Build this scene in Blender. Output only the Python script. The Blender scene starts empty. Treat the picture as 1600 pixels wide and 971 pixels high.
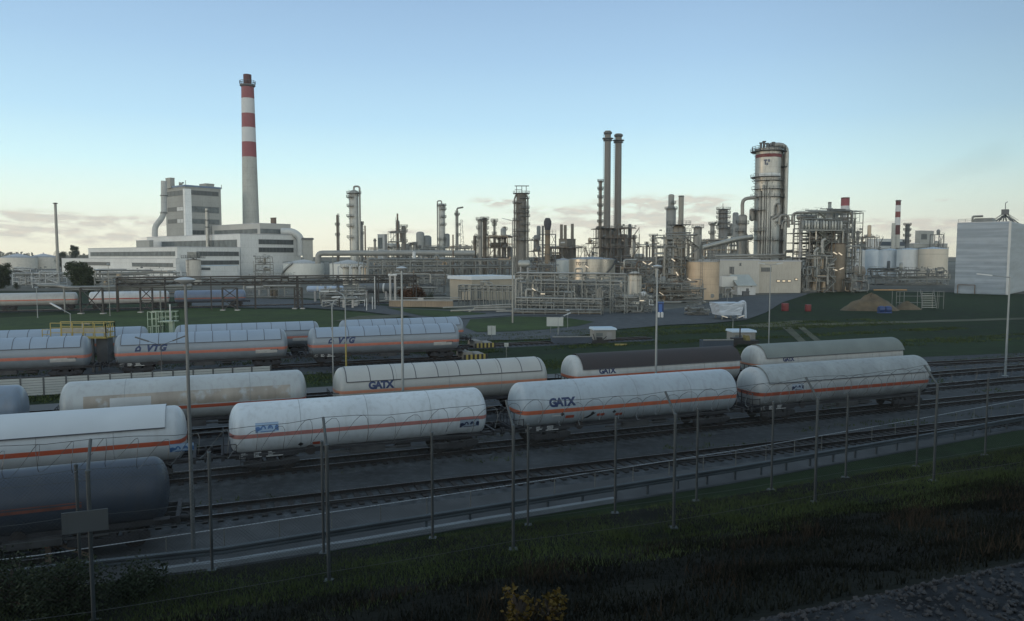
import bpy, bmesh, math, random
from mathutils import Vector, Matrix
from mathutils.geometry import tessellate_polygon
RND = random.Random(11)
PI = math.pi
S = bpy.context.scene
COL = S.collection
rad = math.radians
# ---------------------------------------------------------------- camera geometry (1600 px wide survey of the photo)
F, CX, CY = 1164.0, 800.0, 485.5
AL = math.atan(83.5 / F)
H = 12.3                                    # eye height over the yard
cA, sA = math.cos(AL), math.sin(AL)
TH = rad(21.5)                              # heading of the tracks
UX, UY = math.cos(TH), math.sin(TH)
def ray(x, y):
    a, b = (x - CX) / F, (CY - y) / F
    return Vector((a, cA + b * sA, -sA + b * cA))
def at(x, y, Y):
    d = ray(x, y); t = Y / d.y
    return Vector((d.x * t, Y, H + d.z * t))
def gnd(x, y, z=0.0):
    d = ray(x, y); t = (z - H) / d.z
    return Vector((d.x * t, d.y * t, z))
def zof(y, Y, x=800): return at(x, y, Y).z
def xof(x, Y, y=402): return at(x, y, Y).x
def m(px, Y): return px * Y / F
def T(u, v, z=0.0): return Vector((u * UX - v * UY, u * UY + v * UX, z))
def row_u(x, y, v):
    d = ray(x, y); t = v / (-d.x * UY + d.y * UX)
    return (d.x * UX + d.y * UY) * t
def reach(P, ang, px):
    k = (px - CX) / F; c, s = math.cos(ang), math.sin(ang)
    return (k * P.y - P.x) / (c - k * s)
def row_Y(u, v): return u * UY + v * UX
# ---------------------------------------------------------------- materials
def lin(c):
    return tuple((v / 255 / 12.92 if v / 255 <= .04045 else ((v / 255 + .055) / 1.055) ** 2.4) for v in c)
MATS = {}
def mat(name, col, rough=.6, metal=0., var=.18, scale=.6, bump=0., bscale=8., streak=0., stripe=None, patch=None, wave=None, emit=None, dirt=None, spec=None, seams=None, streakc=(.07, .06, .05), bands=None, big=0., vseams=None):
    """Principled material with noise mottling; optional vertical streaks, a painted stripe in object z, wave bump"""
    if name in MATS: return MATS[name]
    M = bpy.data.materials.new(name); M.use_nodes = True
    nt = M.node_tree; N = nt.nodes; L = nt.links; b = N['Principled BSDF']
    def nd(t, **k):
        n = N.new(t)
        for a, v in k.items(): setattr(n, a, v)
        return n
    def mix(f, a, c, mode='MIX'):
        n = nd('ShaderNodeMix', data_type='RGBA', blend_type=mode)
        for s, v in ((n.inputs[0], f), (n.inputs[6], a), (n.inputs[7], c)):
            if hasattr(v, 'is_linked') or isinstance(v, bpy.types.NodeSocket): L.new(v, s)
            else: s.default_value = v if not isinstance(v, tuple) else (*v[:3], 1)
        return n.outputs[2]
    def ramp(src, p0, p1, c0=0., c1=1.):
        n = nd('ShaderNodeMapRange'); L.new(src, n.inputs[0])
        n.inputs[1].default_value = p0; n.inputs[2].default_value = p1; n.inputs[3].default_value = c0; n.inputs[4].default_value = c1
        return n.outputs[0]
    tc = nd('ShaderNodeTexCoord'); P = tc.outputs['Object']
    def noise(sc, detail=4, vec=None, mapscale=None):
        n = nd('ShaderNodeTexNoise'); n.inputs['Scale'].default_value = sc; n.inputs['Detail'].default_value = detail
        v = vec or P
        if mapscale:
            mp = nd('ShaderNodeMapping'); mp.inputs['Scale'].default_value = mapscale; L.new(v, mp.inputs[0]); v = mp.outputs[0]
        L.new(v, n.inputs['Vector']); return n.outputs[0]
    base = tuple(col)
    n1 = noise(scale, 6)
    c = mix(ramp(n1, .3, .7), tuple(x * (1 - var) for x in base), tuple(min(1, x * (1 + var)) for x in base))
    if big:         # broad worn / damp areas and finer speckle
        c = mix(ramp(noise(scale * .12, 4), .36, .64, 0, 1), mix(1., c, (1 - big,) * 3, 'MULTIPLY'), c)
        c = mix(ramp(noise(scale * 6, 3), .45, .75, 0, big), c, tuple(min(1, x * 1.9) for x in base))
    sep = nd('ShaderNodeSeparateXYZ'); L.new(P, sep.inputs[0])
    if vseams:
        for ax in (0, 1):
            n = nd('ShaderNodeMath', operation='PINGPONG'); L.new(sep.outputs[ax], n.inputs[0]); n.inputs[1].default_value = vseams[0] / 2
            q = nd('ShaderNodeMath', operation='LESS_THAN'); L.new(n.outputs[0], q.inputs[0]); q.inputs[1].default_value = vseams[1]
            c = mix(q.outputs[0], c, mix(vseams[2], c, (0.03, .03, .03)))
    if patch:       # (x0,x1,z0,z1,colour): weathered area
        x0, x1, z0, z1, pc = patch
        def inside(o, a, d):
            n = nd('ShaderNodeMath', operation='COMPARE'); L.new(o, n.inputs[0]); n.inputs[1].default_value = (a + d) / 2; n.inputs[2].default_value = (d - a) / 2; return n.outputs[0]
        n = nd('ShaderNodeMath', operation='MULTIPLY'); L.new(inside(sep.outputs[0], x0, x1), n.inputs[0]); L.new(inside(sep.outputs[2], z0, z1), n.inputs[1])
        nz = ramp(noise(1.3, 6), .34, .46); q = nd('ShaderNodeMath', operation='MULTIPLY'); L.new(n.outputs[0], q.inputs[0]); L.new(nz, q.inputs[1])
        c = mix(q.outputs[0], c, mix(ramp(noise(.9, 3, mapscale=(1, 1, .3)), .4, .6), pc, tuple(x * .78 for x in pc)))
    if stripe:      # (z centre, half height, colour)
        n = nd('ShaderNodeMath', operation='COMPARE'); L.new(sep.outputs[2], n.inputs[0]); n.inputs[1].default_value = stripe[0]; n.inputs[2].default_value = stripe[1]
        c = mix(n.outputs[0], c, mix(ramp(noise(2.2, 4), .35, .7), stripe[2], tuple(x * .8 + .015 for x in stripe[2])))
    if seams:       # spacing in x, width, darkness: weld seams
        n = nd('ShaderNodeMath', operation='PINGPONG'); L.new(sep.outputs[seams[3] if len(seams) > 3 else 0], n.inputs[0]); n.inputs[1].default_value = seams[0] / 2
        q = nd('ShaderNodeMath', operation='LESS_THAN'); L.new(n.outputs[0], q.inputs[0]); q.inputs[1].default_value = seams[1]
        c = mix(q.outputs[0], c, mix(seams[2], c, (0.02, .02, .02)))
    if bands:
        c = mix(ramp(noise(1.0, 3, mapscale=(.03, .03, bands[0])), .42, .6, 0, bands[1]), c, (.40, .45, .49))
    if streak:
        f = ramp(noise(2.0, 6, mapscale=(1.6, 1.6, .14)), .48, .76, 0, streak)
        c = mix(f, c, streakc)
    if dirt:        # (z from, z to, amount): road grime thrown up from below
        f = nd('ShaderNodeMath', operation='MULTIPLY'); L.new(ramp(sep.outputs[2], dirt[0], dirt[1], dirt[2], 0), f.inputs[0]); L.new(ramp(noise(1.2, 6, mapscale=(1, 1, .5)), .3, .62), f.inputs[1])
        c = mix(f.outputs[0], c, (.06, .055, .05))
    L.new(c, b.inputs['Base Color'])
    L.new(ramp(n1, .3, .7, max(0, rough - .08), min(1, rough + .1)), b.inputs['Roughness'])
    b.inputs['Metallic'].default_value = metal
    if spec is not None: b.inputs['Specular IOR Level'].default_value = spec
    if bump:
        bp = nd('ShaderNodeBump'); bp.inputs['Strength'].default_value = bump; bp.inputs['Distance'].default_value = .05
        L.new(noise(bscale, 5), bp.inputs['Height']); L.new(bp.outputs[0], b.inputs['Normal'])
    if wave:        # (direction 'X'/'Y'/'Z'/'DIAGONAL', scale, strength, depth)
        w = nd('ShaderNodeTexWave', bands_direction=wave[0]); w.inputs['Scale'].default_value = wave[1]; L.new(P, w.inputs['Vector'])
        bp = nd('ShaderNodeBump'); bp.inputs['Strength'].default_value = wave[2]; bp.inputs['Distance'].default_value = wave[3]
        L.new(w.outputs[0], bp.inputs['Height']); L.new(bp.outputs[0], b.inputs['Normal'])
    if emit:
        b.inputs['Emission Color'].default_value = (*emit[0], 1); b.inputs['Emission Strength'].default_value = emit[1]
    MATS[name] = M; return M
G = lambda v: (v, v, v)
STEEL = mat('galvanised_steel', (.165, .17, .155), .5, .35, .25, .8)
DSTEEL = mat('dark_steel', (.085, .09, .09), .6, .2, .3, .7)
RUSTY = mat('rusty_steel', (.12, .09, .066), .75, .1, .35, .8, streak=.3)
ALU = mat('aluminium_cladding', (.295, .295, .265), .42, .45, .15, .5, streak=.12)
ALUD = mat('dull_cladding', (.185, .18, .158), .5, .4, .22, .5, streak=.3)
PIPEL = mat('pale_pipe', (.235, .235, .212), .5, .2, .15, .8, streak=.2)
PIPEG = mat('grey_pipe', (.15, .158, .15), .5, .3, .2, .8)
PIPEB = mat('brown_pipe', (.125, .105, .078), .65, .2, .25, .8)
WHITEP = mat('white_paint', (.42, .43, .415), .5, 0, .08, .5, streak=.2)
CREAM = mat('cream_paint', (.52, .49, .42), .6, 0, .1, .5, streak=.2)
TAN = mat('tan_cladding', (.40, .31, .21), .5, .15, .14, .25, streak=.22, seams=(2.2, .03, .35, 2))
CONC = mat('concrete', (.30, .29, .27), .85, 0, .2, .4, bump=.2)
CONCW = mat('pale_facade', (.66, .67, .635), .7, 0, .09, .08, streak=.28, seams=(4.5, .07, .22, 2), vseams=(7.5, .08, .2))
CONCG = mat('grey_facade', (.335, .34, .305), .7, 0, .12, .1, streak=.3, seams=(4.5, .07, .25, 2), vseams=(6., .08, .2))
ROOFG = mat('grey_roof', (.36, .37, .38), .7, 0, .12, .3)
ROOFB = mat('bluish_roof', (.36, .44, .50), .6, 0, .12, .3)
GLASSD = mat('dark_window_glass', (.05, .058, .058), .35, 0, .35, .25)
GLASSM = mat('dusty_window_glass', (.12, .135, .13), .6, 0, .35, .3, spec=.2)
REDP = mat('red_paint', (.12, .014, .015), .55, 0, .12, .5)
BLUEP = mat('blue_paint', (.014, .036, .11), .5, 0, .15, .5)
YELP = mat('yellow_paint', (.28, .22, .055), .5, 0, .12, .7)
BLACK = mat('black_rubber', (.02, .02, .02), .7, 0, .3, 1.)
LOGOB = mat('logo_blue', (.012, .027, .085), .45, 0, .06, 2.)
LOGON = mat('logo_navy', (.015, .024, .06), .45, 0, .06, 2.)
LOGOS = mat('logo_sky_blue', (.05, .12, .26), .45, 0, .1, 2.)
LAMPON = mat('lit_fluorescent_tube', (.3, .26, .2), .4, emit=((1, .84, .6), .62))
WINLIT = mat('lit_window', (.3, .25, .18), .4, emit=((1, .80, .5), .7))
# ---------------------------------------------------------------- mesh collector
class MB:
    def __init__(s): s.v = []; s.f = []
    def add(s, vs, fs):
        o = len(s.v); s.v += [Vector(p) for p in vs]; s.f += [tuple(i + o for i in f) for f in fs]; return s
    def box(s, x0, x1, y0, y1, z0, z1, M=None, taper=0.):
        t = taper
        vs = [Vector(p) for p in ((x0, y0, z0), (x1, y0, z0), (x1, y1, z0), (x0, y1, z0), (x0 + t, y0 + t, z1), (x1 - t, y0 + t, z1), (x1 - t, y1 - t, z1), (x0 + t, y1 - t, z1))]
        if M: vs = [M @ p for p in vs]
        return s.add(vs, [(3, 2, 1, 0), (4, 5, 6, 7), (0, 1, 5, 4), (1, 2, 6, 5), (2, 3, 7, 6), (3, 0, 4, 7)])
    def beam(s, p, q, w, h=None):
        p, q = Vector(p), Vector(q); h = h or w; d = q - p
        if d.length < 1e-6: return s
        d.normalize(); up = Vector((0, 0, 1)) if abs(d.z) < .95 else Vector((0, 1, 0))
        a = d.cross(up).normalized() * w / 2; b = a.cross(d).normalized() * h / 2
        vs = [p - a - b, p + a - b, p + a + b, p - a + b, q - a - b, q + a - b, q + a + b, q - a + b]
        return s.add(vs, [(0, 1, 2, 3), (7, 6, 5, 4), (4, 5, 1, 0), (5, 6, 2, 1), (6, 7, 3, 2), (7, 4, 0, 3)])
    def tube(s, pts, r, n=8, cap=True, bend=0.):
        pts = [Vector(p) for p in pts]
        if bend and len(pts) > 2:
            out = [pts[0]]
            for i in range(1, len(pts) - 1):
                a, b, c = pts[i - 1], pts[i], pts[i + 1]
                d1, d2 = (a - b), (c - b); k = min(bend, d1.length * .45, d2.length * .45)
                p, q = b + d1.normalized() * k, b + d2.normalized() * k
                for j in range(5):
                    t = j / 4; out.append(p * (1 - t) ** 2 + b * 2 * t * (1 - t) + q * t * t)
            pts = out + [pts[-1]]
        rr = r if isinstance(r, (list, tuple)) else [r] * len(pts)
        o = len(s.v); prev = None
        for i, p in enumerate(pts):
            d = (pts[min(i + 1, len(pts) - 1)] - pts[max(i - 1, 0)])
            if d.length < 1e-9: d = Vector((0, 0, 1))
            d.normalize()
            if prev is None:
                ref = Vector((0, 0, 1)) if abs(d.z) < .9 else Vector((1, 0, 0)); a = d.cross(ref).normalized()
            else:
                a = prev - d * prev.dot(d)
                a = a.normalized() if a.length > 1e-6 else d.orthogonal().normalized()
            prev = a; b = d.cross(a)
            for k in range(n):
                t = 2 * PI * k / n; s.v.append(p + (a * math.cos(t) + b * math.sin(t)) * rr[i])
        for i in range(len(pts) - 1):
            for k in range(n):
                k2 = (k + 1) % n; s.f.append((o + i * n + k, o + i * n + k2, o + (i + 1) * n + k2, o + (i + 1) * n + k))
        if cap:
            s.f.append(tuple(o + k for k in reversed(range(n)))); e = o + (len(pts) - 1) * n; s.f.append(tuple(e + k for k in range(n)))
        return s
    def lathe(s, prof, n=24, M=None, a0=0., a1=2 * PI):
        full = abs(a1 - a0 - 2 * PI) < 1e-6; o = len(s.v); cnt = n if full else n + 1
        for r, z in prof:
            for k in range(cnt):
                t = a0 + (a1 - a0) * k / n; p = Vector((r * math.cos(t), r * math.sin(t), z)); s.v.append(M @ p if M else p)
        for i in range(len(prof) - 1):
            for k in range(n):
                k2 = (k + 1) % cnt if full else k + 1
                s.f.append((o + i * cnt + k, o + i * cnt + k2, o + (i + 1) * cnt + k2, o + (i + 1) * cnt + k))
        if full:
            if prof[0][0] > 1e-4: s.f.append(tuple(o + k for k in reversed(range(n))))
            if prof[-1][0] > 1e-4: e = o + (len(prof) - 1) * n; s.f.append(tuple(e + k for k in range(n)))
        return s
    def prism(s, poly, y0, y1, M=None):
        """polygon in x,z extruded along y"""
        n = len(poly); vs = [Vector((x, y0, z)) for x, z in poly] + [Vector((x, y1, z)) for x, z in poly]
        if M: vs = [M @ p for p in vs]
        fs = [tuple(range(n)), tuple(reversed(range(n, 2 * n)))] + [(i, i + n, (i + 1) % n + n, (i + 1) % n) for i in range(n)]
        return s.add(vs, fs)
    def rail(s, pts, h=1.1, t=.06, gap=2.0, mids=1):
        """handrail along a polyline: posts, top rail and mid rail"""
        pts = [Vector(p) for p in pts]; up = Vector((0, 0, h))
        for a, b in zip(pts, pts[1:]):
            for k in range(mids + 1): q = up * ((k + 1) / (mids + 1)); s.beam(a + q, b + q, t)
            k = max(1, round((b - a).length / gap))
            for i in range(k + 1): p = a.lerp(b, i / k); s.beam(p, p + up, t)
        return s
    def build(s, name, material, parent=None, smooth=False, loc=None, rz=0., label=None, sharp=38):
        me = bpy.data.meshes.new(name); me.from_pydata([tuple(p) for p in s.v], [], s.f); me.update()
        for x in (material if isinstance(material, (list, tuple)) else [material]): me.materials.append(x)
        if smooth:
            me.polygons.foreach_set('use_smooth', [True] * len(me.polygons)); me.set_sharp_from_angle(angle=rad(sharp))
        o = bpy.data.objects.new(name, me); COL.objects.link(o)
        if parent: o.parent = parent
        if loc is not None: o.location = loc
        o.rotation_euler.z = rz
        if label: o['label'] = label
        return o
def tag(o, label=None, cat=None, group=None, kind=None):
    if label: o['label'] = label
    if cat: o['category'] = cat
    if group: o['group'] = group
    if kind: o['kind'] = kind
    return o
def thing(name, label, cat, loc=(0, 0, 0), rz=0., group=None):
    o = bpy.data.objects.new(name, None); COL.objects.link(o); o.location = loc; o.rotation_euler.z = rz
    o.empty_display_size = .5
    return tag(o, label, cat, group)
def copy_tree(o, parent=None):
    c = o.copy(); COL.objects.link(c)
    if parent: c.parent = parent
    for ch in list(o.children): copy_tree(ch, c)
    return c
RX90 = Matrix.Rotation(PI / 2, 4, 'Y')      # lathe axis z -> x
def Tm(x, y, z): return Matrix.Translation((x, y, z))
def structure(mb, name, material, label=None, smooth=False, kind='structure'):
    o = mb.build(name, material, smooth=smooth); o['kind'] = kind
    if label: o['label'] = label
    return o
def polysheet(name, px, z, material, label=None, thick=0.):
    """flat ground area given by its outline as surveyed in the photo"""
    bm = bmesh.new(); pts = [gnd(x, y, z) for x, y in px]; vs = [bm.verts.new(p) for p in pts]
    for tri in tessellate_polygon([[Vector((p.x, p.y, 0)) for p in pts]]): bm.faces.new([vs[i] for i in tri])
    bm.normal_update()
    for f in bm.faces:
        if f.normal.z < 0: f.normal_flip()
    me = bpy.data.meshes.new(name); bm.to_mesh(me); bm.free(); me.materials.append(material)
    o = bpy.data.objects.new(name, me); COL.objects.link(o); o['kind'] = 'structure'
    if label: o['label'] = label
    return o
# ---------------------------------------------------------------- camera, sky, sun
cam = bpy.data.cameras.new('camera'); co = bpy.data.objects.new('camera', cam); COL.objects.link(co); S.camera = co
co.location = (0, 0, H); co.rotation_euler = (PI / 2 - AL, 0, 0); cam.sensor_width = 36; cam.lens = 36 * F / 1600; cam.clip_start = .1; cam.clip_end = 20000
SUN_EL, SUN_AZ = 4.0, -100.0     # low sun just out of frame on the left, a touch behind the eye
W = bpy.data.worlds.new('World'); S.world = W; W.use_nodes = True
def sky():
    nt = W.node_tree; N, L = nt.nodes, nt.links; bg = N['Background']
    def mth(op, a, b=None, c=None):
        n = N.new('ShaderNodeMath'); n.operation = op
        for i, v in enumerate((a, b, c)):
            if v is None: continue
            if isinstance(v, (int, float)): n.inputs[i].default_value = v
            else: L.new(v, n.inputs[i])
        return n.outputs[0]
    def mix(f, a, b):
        n = N.new('ShaderNodeMix'); n.data_type = 'RGBA'
        for s, v in ((n.inputs[0], f), (n.inputs[6], a), (n.inputs[7], b)):
            if isinstance(v, (int, float)): s.default_value = v
            elif isinstance(v, tuple): s.default_value = (*v, 1)
            else: L.new(v, s)
        return n.outputs[2]
    tc = N.new('ShaderNodeTexCoord'); sp = N.new('ShaderNodeSeparateXYZ'); L.new(tc.outputs['Generated'], sp.inputs[0])
    X, Y, Z = sp.outputs
    nis = N.new('ShaderNodeTexSky'); nis.sky_type = 'NISHITA'; nis.sun_disc = False; nis.sun_elevation = rad(SUN_EL); nis.sun_rotation = rad(SUN_AZ); nis.ozone_density = 3; nis.dust_density = .5
    nm = N.new('ShaderNodeMix'); nm.data_type = 'RGBA'; nm.blend_type = 'MULTIPLY'; nm.inputs[0].default_value = 1; L.new(nis.outputs[0], nm.inputs[6]); nm.inputs[7].default_value = (.15, .15, .15, 1)
    cr = N.new('ShaderNodeValToRGB'); L.new(Z, cr.inputs[0]); e = cr.color_ramp.elements
    stops = [(0, (248, 244, 220)), (.035, (251, 253, 234)), (.07, (238, 255, 243)), (.115, (212, 246, 251)), (.171, (187, 225, 246)), (.25, (166, 202, 232)), (.33, (149, 182, 216)), (.46, (166, 193, 220)), (.62, (177, 200, 221)), (1, (178, 201, 221))]
    e[0].position, e[1].position = 0, 1
    while len(e) < len(stops): e.new(.5)
    for q, (p, c) in zip(e, stops): q.position = p; q.color = (*lin(c), 1)
    base = mix(.08, cr.outputs[0], nm.outputs[2])
    az = mth('ARCTAN2', X, Y)
    # darker away from the sunset: right of the view and behind
    f = N.new('ShaderNodeMapRange'); L.new(az, f.inputs[0]); f.inputs[1].default_value = rad(12); f.inputs[2].default_value = rad(42); f.inputs[3].default_value = 1.0; f.inputs[4].default_value = .72
    f.interpolation_type = 'SMOOTHSTEP'
    mm = N.new('ShaderNodeMix'); mm.data_type = 'RGBA'; mm.blend_type = 'MULTIPLY'; mm.inputs[0].default_value = 1; L.new(base, mm.inputs[6]); L.new(f.outputs[0], mm.inputs[7])
    col = mm.outputs[2]
    # glow added to unseen sky behind the eye, lighting faces towards the railway
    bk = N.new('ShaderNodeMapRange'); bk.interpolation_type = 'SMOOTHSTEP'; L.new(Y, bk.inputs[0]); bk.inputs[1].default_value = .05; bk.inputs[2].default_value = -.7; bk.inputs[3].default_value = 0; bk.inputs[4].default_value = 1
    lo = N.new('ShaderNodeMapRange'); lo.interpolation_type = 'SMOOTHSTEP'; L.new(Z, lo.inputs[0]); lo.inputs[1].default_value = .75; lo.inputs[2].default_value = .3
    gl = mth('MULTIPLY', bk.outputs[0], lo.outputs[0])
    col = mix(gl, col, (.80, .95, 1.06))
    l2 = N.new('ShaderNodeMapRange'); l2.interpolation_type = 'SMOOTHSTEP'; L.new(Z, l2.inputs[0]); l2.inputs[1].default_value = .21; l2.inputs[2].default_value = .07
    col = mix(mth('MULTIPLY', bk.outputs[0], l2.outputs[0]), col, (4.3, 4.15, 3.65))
    # clouds: long flat streaks low over the horizon, in azimuth / elevation
    el = mth('ARCSINE', Z)
    cv = N.new('ShaderNodeCombineXYZ'); L.new(mth('MULTIPLY', az, 26.0), cv.inputs[0]); L.new(mth('MULTIPLY', el, 95.0), cv.inputs[1])
    nz = N.new('ShaderNodeTexNoise'); nz.inputs['Scale'].default_value = 1.1; nz.inputs['Detail'].default_value = 7; nz.inputs['Roughness'].default_value = .55; L.new(cv.outputs[0], nz.inputs['Vector'])
    def px(x, y):
        d = ray(x, y).normalized(); return math.atan2(d.x, d.y), math.asin(d.z)
    total = None
    for x, y, wx, wy, g in ((30, 339, 90, 7, 1.1), (150, 345, 100, 7, 1.1), (60, 362, 150, 10, .75), (190, 371, 110, 9, .7), (774, 316, 30, 6, .95), (890, 331, 70, 7, .9), (1005, 318, 62, 9, 1.2), (1085, 316, 55, 8, 1.2), (930, 352, 130, 14, .85), (1040, 345, 110, 18, .95), (1440, 354, 70, 8, 1.0), (1375, 350, 60, 6, .8), (1450, 376, 80, 8, .6), (640, 362, 60, 5, .5), (1480, 313, 14, 2, .6), (780, 350, 90, 9, .5), (1400, 296, 0, 0, 0)):
        if not wx: continue
        a, b = px(x, y)
        da = mth('DIVIDE', mth('SUBTRACT', az, a), wx / F * .92); de = mth('DIVIDE', mth('SUBTRACT', el, b), wy / F)
        r2 = mth('ADD', mth('MULTIPLY', da, da), mth('MULTIPLY', de, de))
        q = mth('MULTIPLY', mth('POWER', 2.718, mth('MULTIPLY', r2, -.8)), g)
        total = q if total is None else mth('MAXIMUM', total, q)
    dens = mth('MULTIPLY', total, mth('MULTIPLY_ADD', nz.outputs[0], 5.2, -1.9))
    mr = N.new('ShaderNodeMapRange'); L.new(dens, mr.inputs[0]); mr.inputs[1].default_value = .06; mr.inputs[2].default_value = .62; mr.inputs[4].default_value = .78
    n2 = N.new('ShaderNodeTexNoise'); n2.inputs['Scale'].default_value = 2.4; n2.inputs['Detail'].default_value = 4; L.new(cv.outputs[0], n2.inputs['Vector'])
    ccol = mix(n2.outputs[0], lin((178, 184, 180)), lin((228, 214, 196)))
    col = mix(mr.outputs[0], col, ccol)
    below = mth('LESS_THAN', Z, 0.0)
    col = mix(below, col, (.05, .055, .05))
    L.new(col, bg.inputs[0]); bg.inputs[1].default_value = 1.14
sky()
sun = bpy.data.lights.new('sun', 'SUN'); sun.energy = .7; sun.angle = rad(12); sun.color = (1, .78, .55)
so = bpy.data.objects.new('sun', sun); COL.objects.link(so)
sd = Vector((math.sin(rad(SUN_AZ)) * math.cos(rad(SUN_EL)), math.cos(rad(SUN_AZ)) * math.cos(rad(SUN_EL)), math.sin(rad(SUN_EL))))
so.rotation_euler = (-sd).to_track_quat('-Z', 'Y').to_euler()
S.view_settings.view_transform = 'Standard'; S.view_settings.look = 'None'; S.view_settings.exposure = 0; S.view_settings.gamma = 1
# ---------------------------------------------------------------- ground
GRASS = mat('grass_ground', (.0175, .030, .012), .95, 0, .35, .09, big=.35, bump=.5, bscale=1.5, spec=.1)
GRAVEL = mat('yard_gravel', (.060, .066, .071), .95, 0, .3, .35, big=.35, bump=.6, bscale=6, spec=.1)
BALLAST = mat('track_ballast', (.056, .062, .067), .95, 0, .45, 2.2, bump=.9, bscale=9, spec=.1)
ASPH = mat('asphalt', (.078, .083, .086), .9, 0, .15, .12, big=.28, bump=.1, spec=.15)
ASPHL = mat('pale_asphalt', (.105, .11, .112), .9, 0, .12, .15, spec=.15)
PLANT = mat('plant_ground', (.125, .12, .10), .95, 0, .35, .05, big=.3, spec=.1)
DRY = mat('dry_grass_verge', (.080, .082, .058), .95, 0, .35, .2, spec=.1)
mb = MB(); gx = [-2400, -2000, -1500, -800, -400, -200, -100, 0, 100, 200, 400, 800, 1500, 2000, 2400]; gy = [-80, -50, 50, 120, 200, 300, 450, 700, 1000, 1400, 1900, 2400]
mb.add([(x, y, 0) for x in gx for y in gy], [(i * 12 + j, (i + 1) * 12 + j, (i + 1) * 12 + j + 1, i * 12 + j + 1) for i in range(14) for j in range(11)])
structure(mb, 'ground', GRASS)
def uvsheet(name, pts, z, material):
    bm = bmesh.new(); ps = [T(u, v, z) for u, v in pts]; vs_ = [bm.verts.new(p) for p in ps]
    for tri in tessellate_polygon([[Vector((p.x, p.y, 0)) for p in ps]]): bm.faces.new([vs_[i] for i in tri])
    bm.normal_update()
    for f in bm.faces:
        if f.normal.z < 0: f.normal_flip()
    me = bpy.data.meshes.new(name); bm.to_mesh(me); bm.free(); me.materials.append(material)
    o = bpy.data.objects.new(name, me); COL.objects.link(o); o['kind'] = 'structure'
BARPX = ((-260, 932), (0, 898), (350, 860), (800, 788), (1150, 733), (1434, 684), (1600, 654), (1900, 601), (2300, 540))
def uv_of(p): return (p.x * UX + p.y * UY, -p.x * UY + p.y * UX)
BUV = [uv_of(gnd(x, y, .66)) for x, y in BARPX]
uvsheet('track_yard', [(u, v - .35) for u, v in BUV] + [(260, BUV[-1][1]), (260, 62), (105, 63.5), (60, 68.5), (20, 70.5), (-120, 70.5)], .02, GRAVEL)
uvsheet('service_path', [(-120, 68.4), (22, 68.4), (48, 67.2), (48, 69.4), (22, 71.6), (-120, 71.6)], .04, ASPHL)
uvsheet('far_track_bed', [(-160, 80), (12, 80), (30, 82.5), (30, 88.5), (12, 100), (-160, 100)], .02, GRAVEL)
uvsheet('service_road', [(u, v - .2) for u, v in BUV] + [(BUV[-1][0], BUV[-1][1] + 2), (60, 37), (40, 36.2), (-60, 36.2)], .04, ASPH)
LAWN = mat('lawn_grass_ground', (.043, .064, .024), .95, 0, .3, .12, big=.3, bump=.5, bscale=1.5, spec=.1)
polysheet('plant_apron', [(-500, 452), (-50, 454), (120, 456), (330, 468), (470, 466), (560, 470), (640, 479), (800, 486.5), (1000, 489), (1090, 489), (1170, 470), (1262, 459), (1330, 453), (1400, 454), (1480, 457), (1700, 462), (2300, 462), (2300, 410), (-500, 410)], .05, PLANT)
polysheet('plant_road', [(300, 471), (380, 466), (470, 468), (560, 474), (640, 482), (720, 485), (800, 487), (1000, 489), (1090, 478), (1130, 466), (1180, 462), (1250, 458.5), (1266, 458.5), (1222, 473), (1196, 489), (1165, 500), (1110, 505), (1040, 508), (1000, 512), (960, 515), (935, 519), (905, 525), (850, 530), (760, 532), (640, 534), (640, 512), (690, 506), (650, 496), (560, 486), (480, 481), (380, 481), (300, 478)], .10, ASPH)
polysheet('grass_island', [(727, 512), (735, 499), (800, 494.5), (880, 496), (928, 503), (905, 509), (850, 515), (800, 518), (745, 519)], .15, LAWN)
polysheet('lawn', [(-300, 500), (0, 497), (300, 481.5), (480, 484), (560, 488), (640, 498), (668, 507), (640, 512), (560, 512), (300, 524), (-300, 545)], .04, LAWN)
polysheet('grass_verge', [(604, 481), (690, 485), (758, 489.5), (760, 492), (700, 497), (655, 493)], .15, LAWN)
polysheet('pale_kerb_lane', [(700, 494.5), (790, 489.5), (940, 492), (940, 493.6), (800, 492.8), (720, 498)], .20, ASPHL)
polysheet('dry_verge', [(520, 502), (560, 494), (618, 491.5), (640, 493), (610, 498), (560, 503)], .15, DRY)
polysheet('dirt_path', [(1150, 509), (1240, 501), (1262, 501.5), (1236, 507), (1600, 496.5), (1900, 489), (1900, 491.5), (1600, 499.5), (1240, 510), (1180, 512)], .05, DRY)
polysheet('wheel_rut', [(1222, 511.5), (1236, 511.5), (1262, 536), (1250, 536)], .08, DRY)
polysheet('wheel_track', [(1246, 511), (1256, 511), (1286, 535), (1275, 535)], .08, DRY)
# raised grass bank at the right with the heaps on it
# ---------------------------------------------------------------- embankment below the train
PROF = [(-5, 9.1), (5.0, 9.1), (6.2, 8.6), (9, 7.55), (12, 6.6), (14, 6.02), (16, 5.66), (17.2, 5.5), (18, 5.02), (22, 3.15), (26, 1.3), (28.8, .1), (30, .02), (34, -.10)]
def prof(v):
    for (a, za), (b, zb) in zip(PROF, PROF[1:]):
        if a <= v <= b: return za + (zb - za) * (v - a) / (b - a)
    return 0
from mathutils import noise as MN
def bank(u, v):
    z = prof(v)
    if v > 5.2: z += (MN.noise(Vector((u * .25, v * .4, 3))) * .22 + MN.noise(Vector((u * .9, v * .9, 7))) * .09) * min(1, (v - 5.2) / 2) * (1 if v < 14 else max(.25, (17 - v) / 3)) * (1 if v < 27 else max(0, (30 - v) / 3))
    if 10 < v < 27: z += .22 * max(0, min(1, (u - 12) / 14)) * min(1, (v - 10) / 4) * min(1, (27 - v) / 8)
    return z
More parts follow.
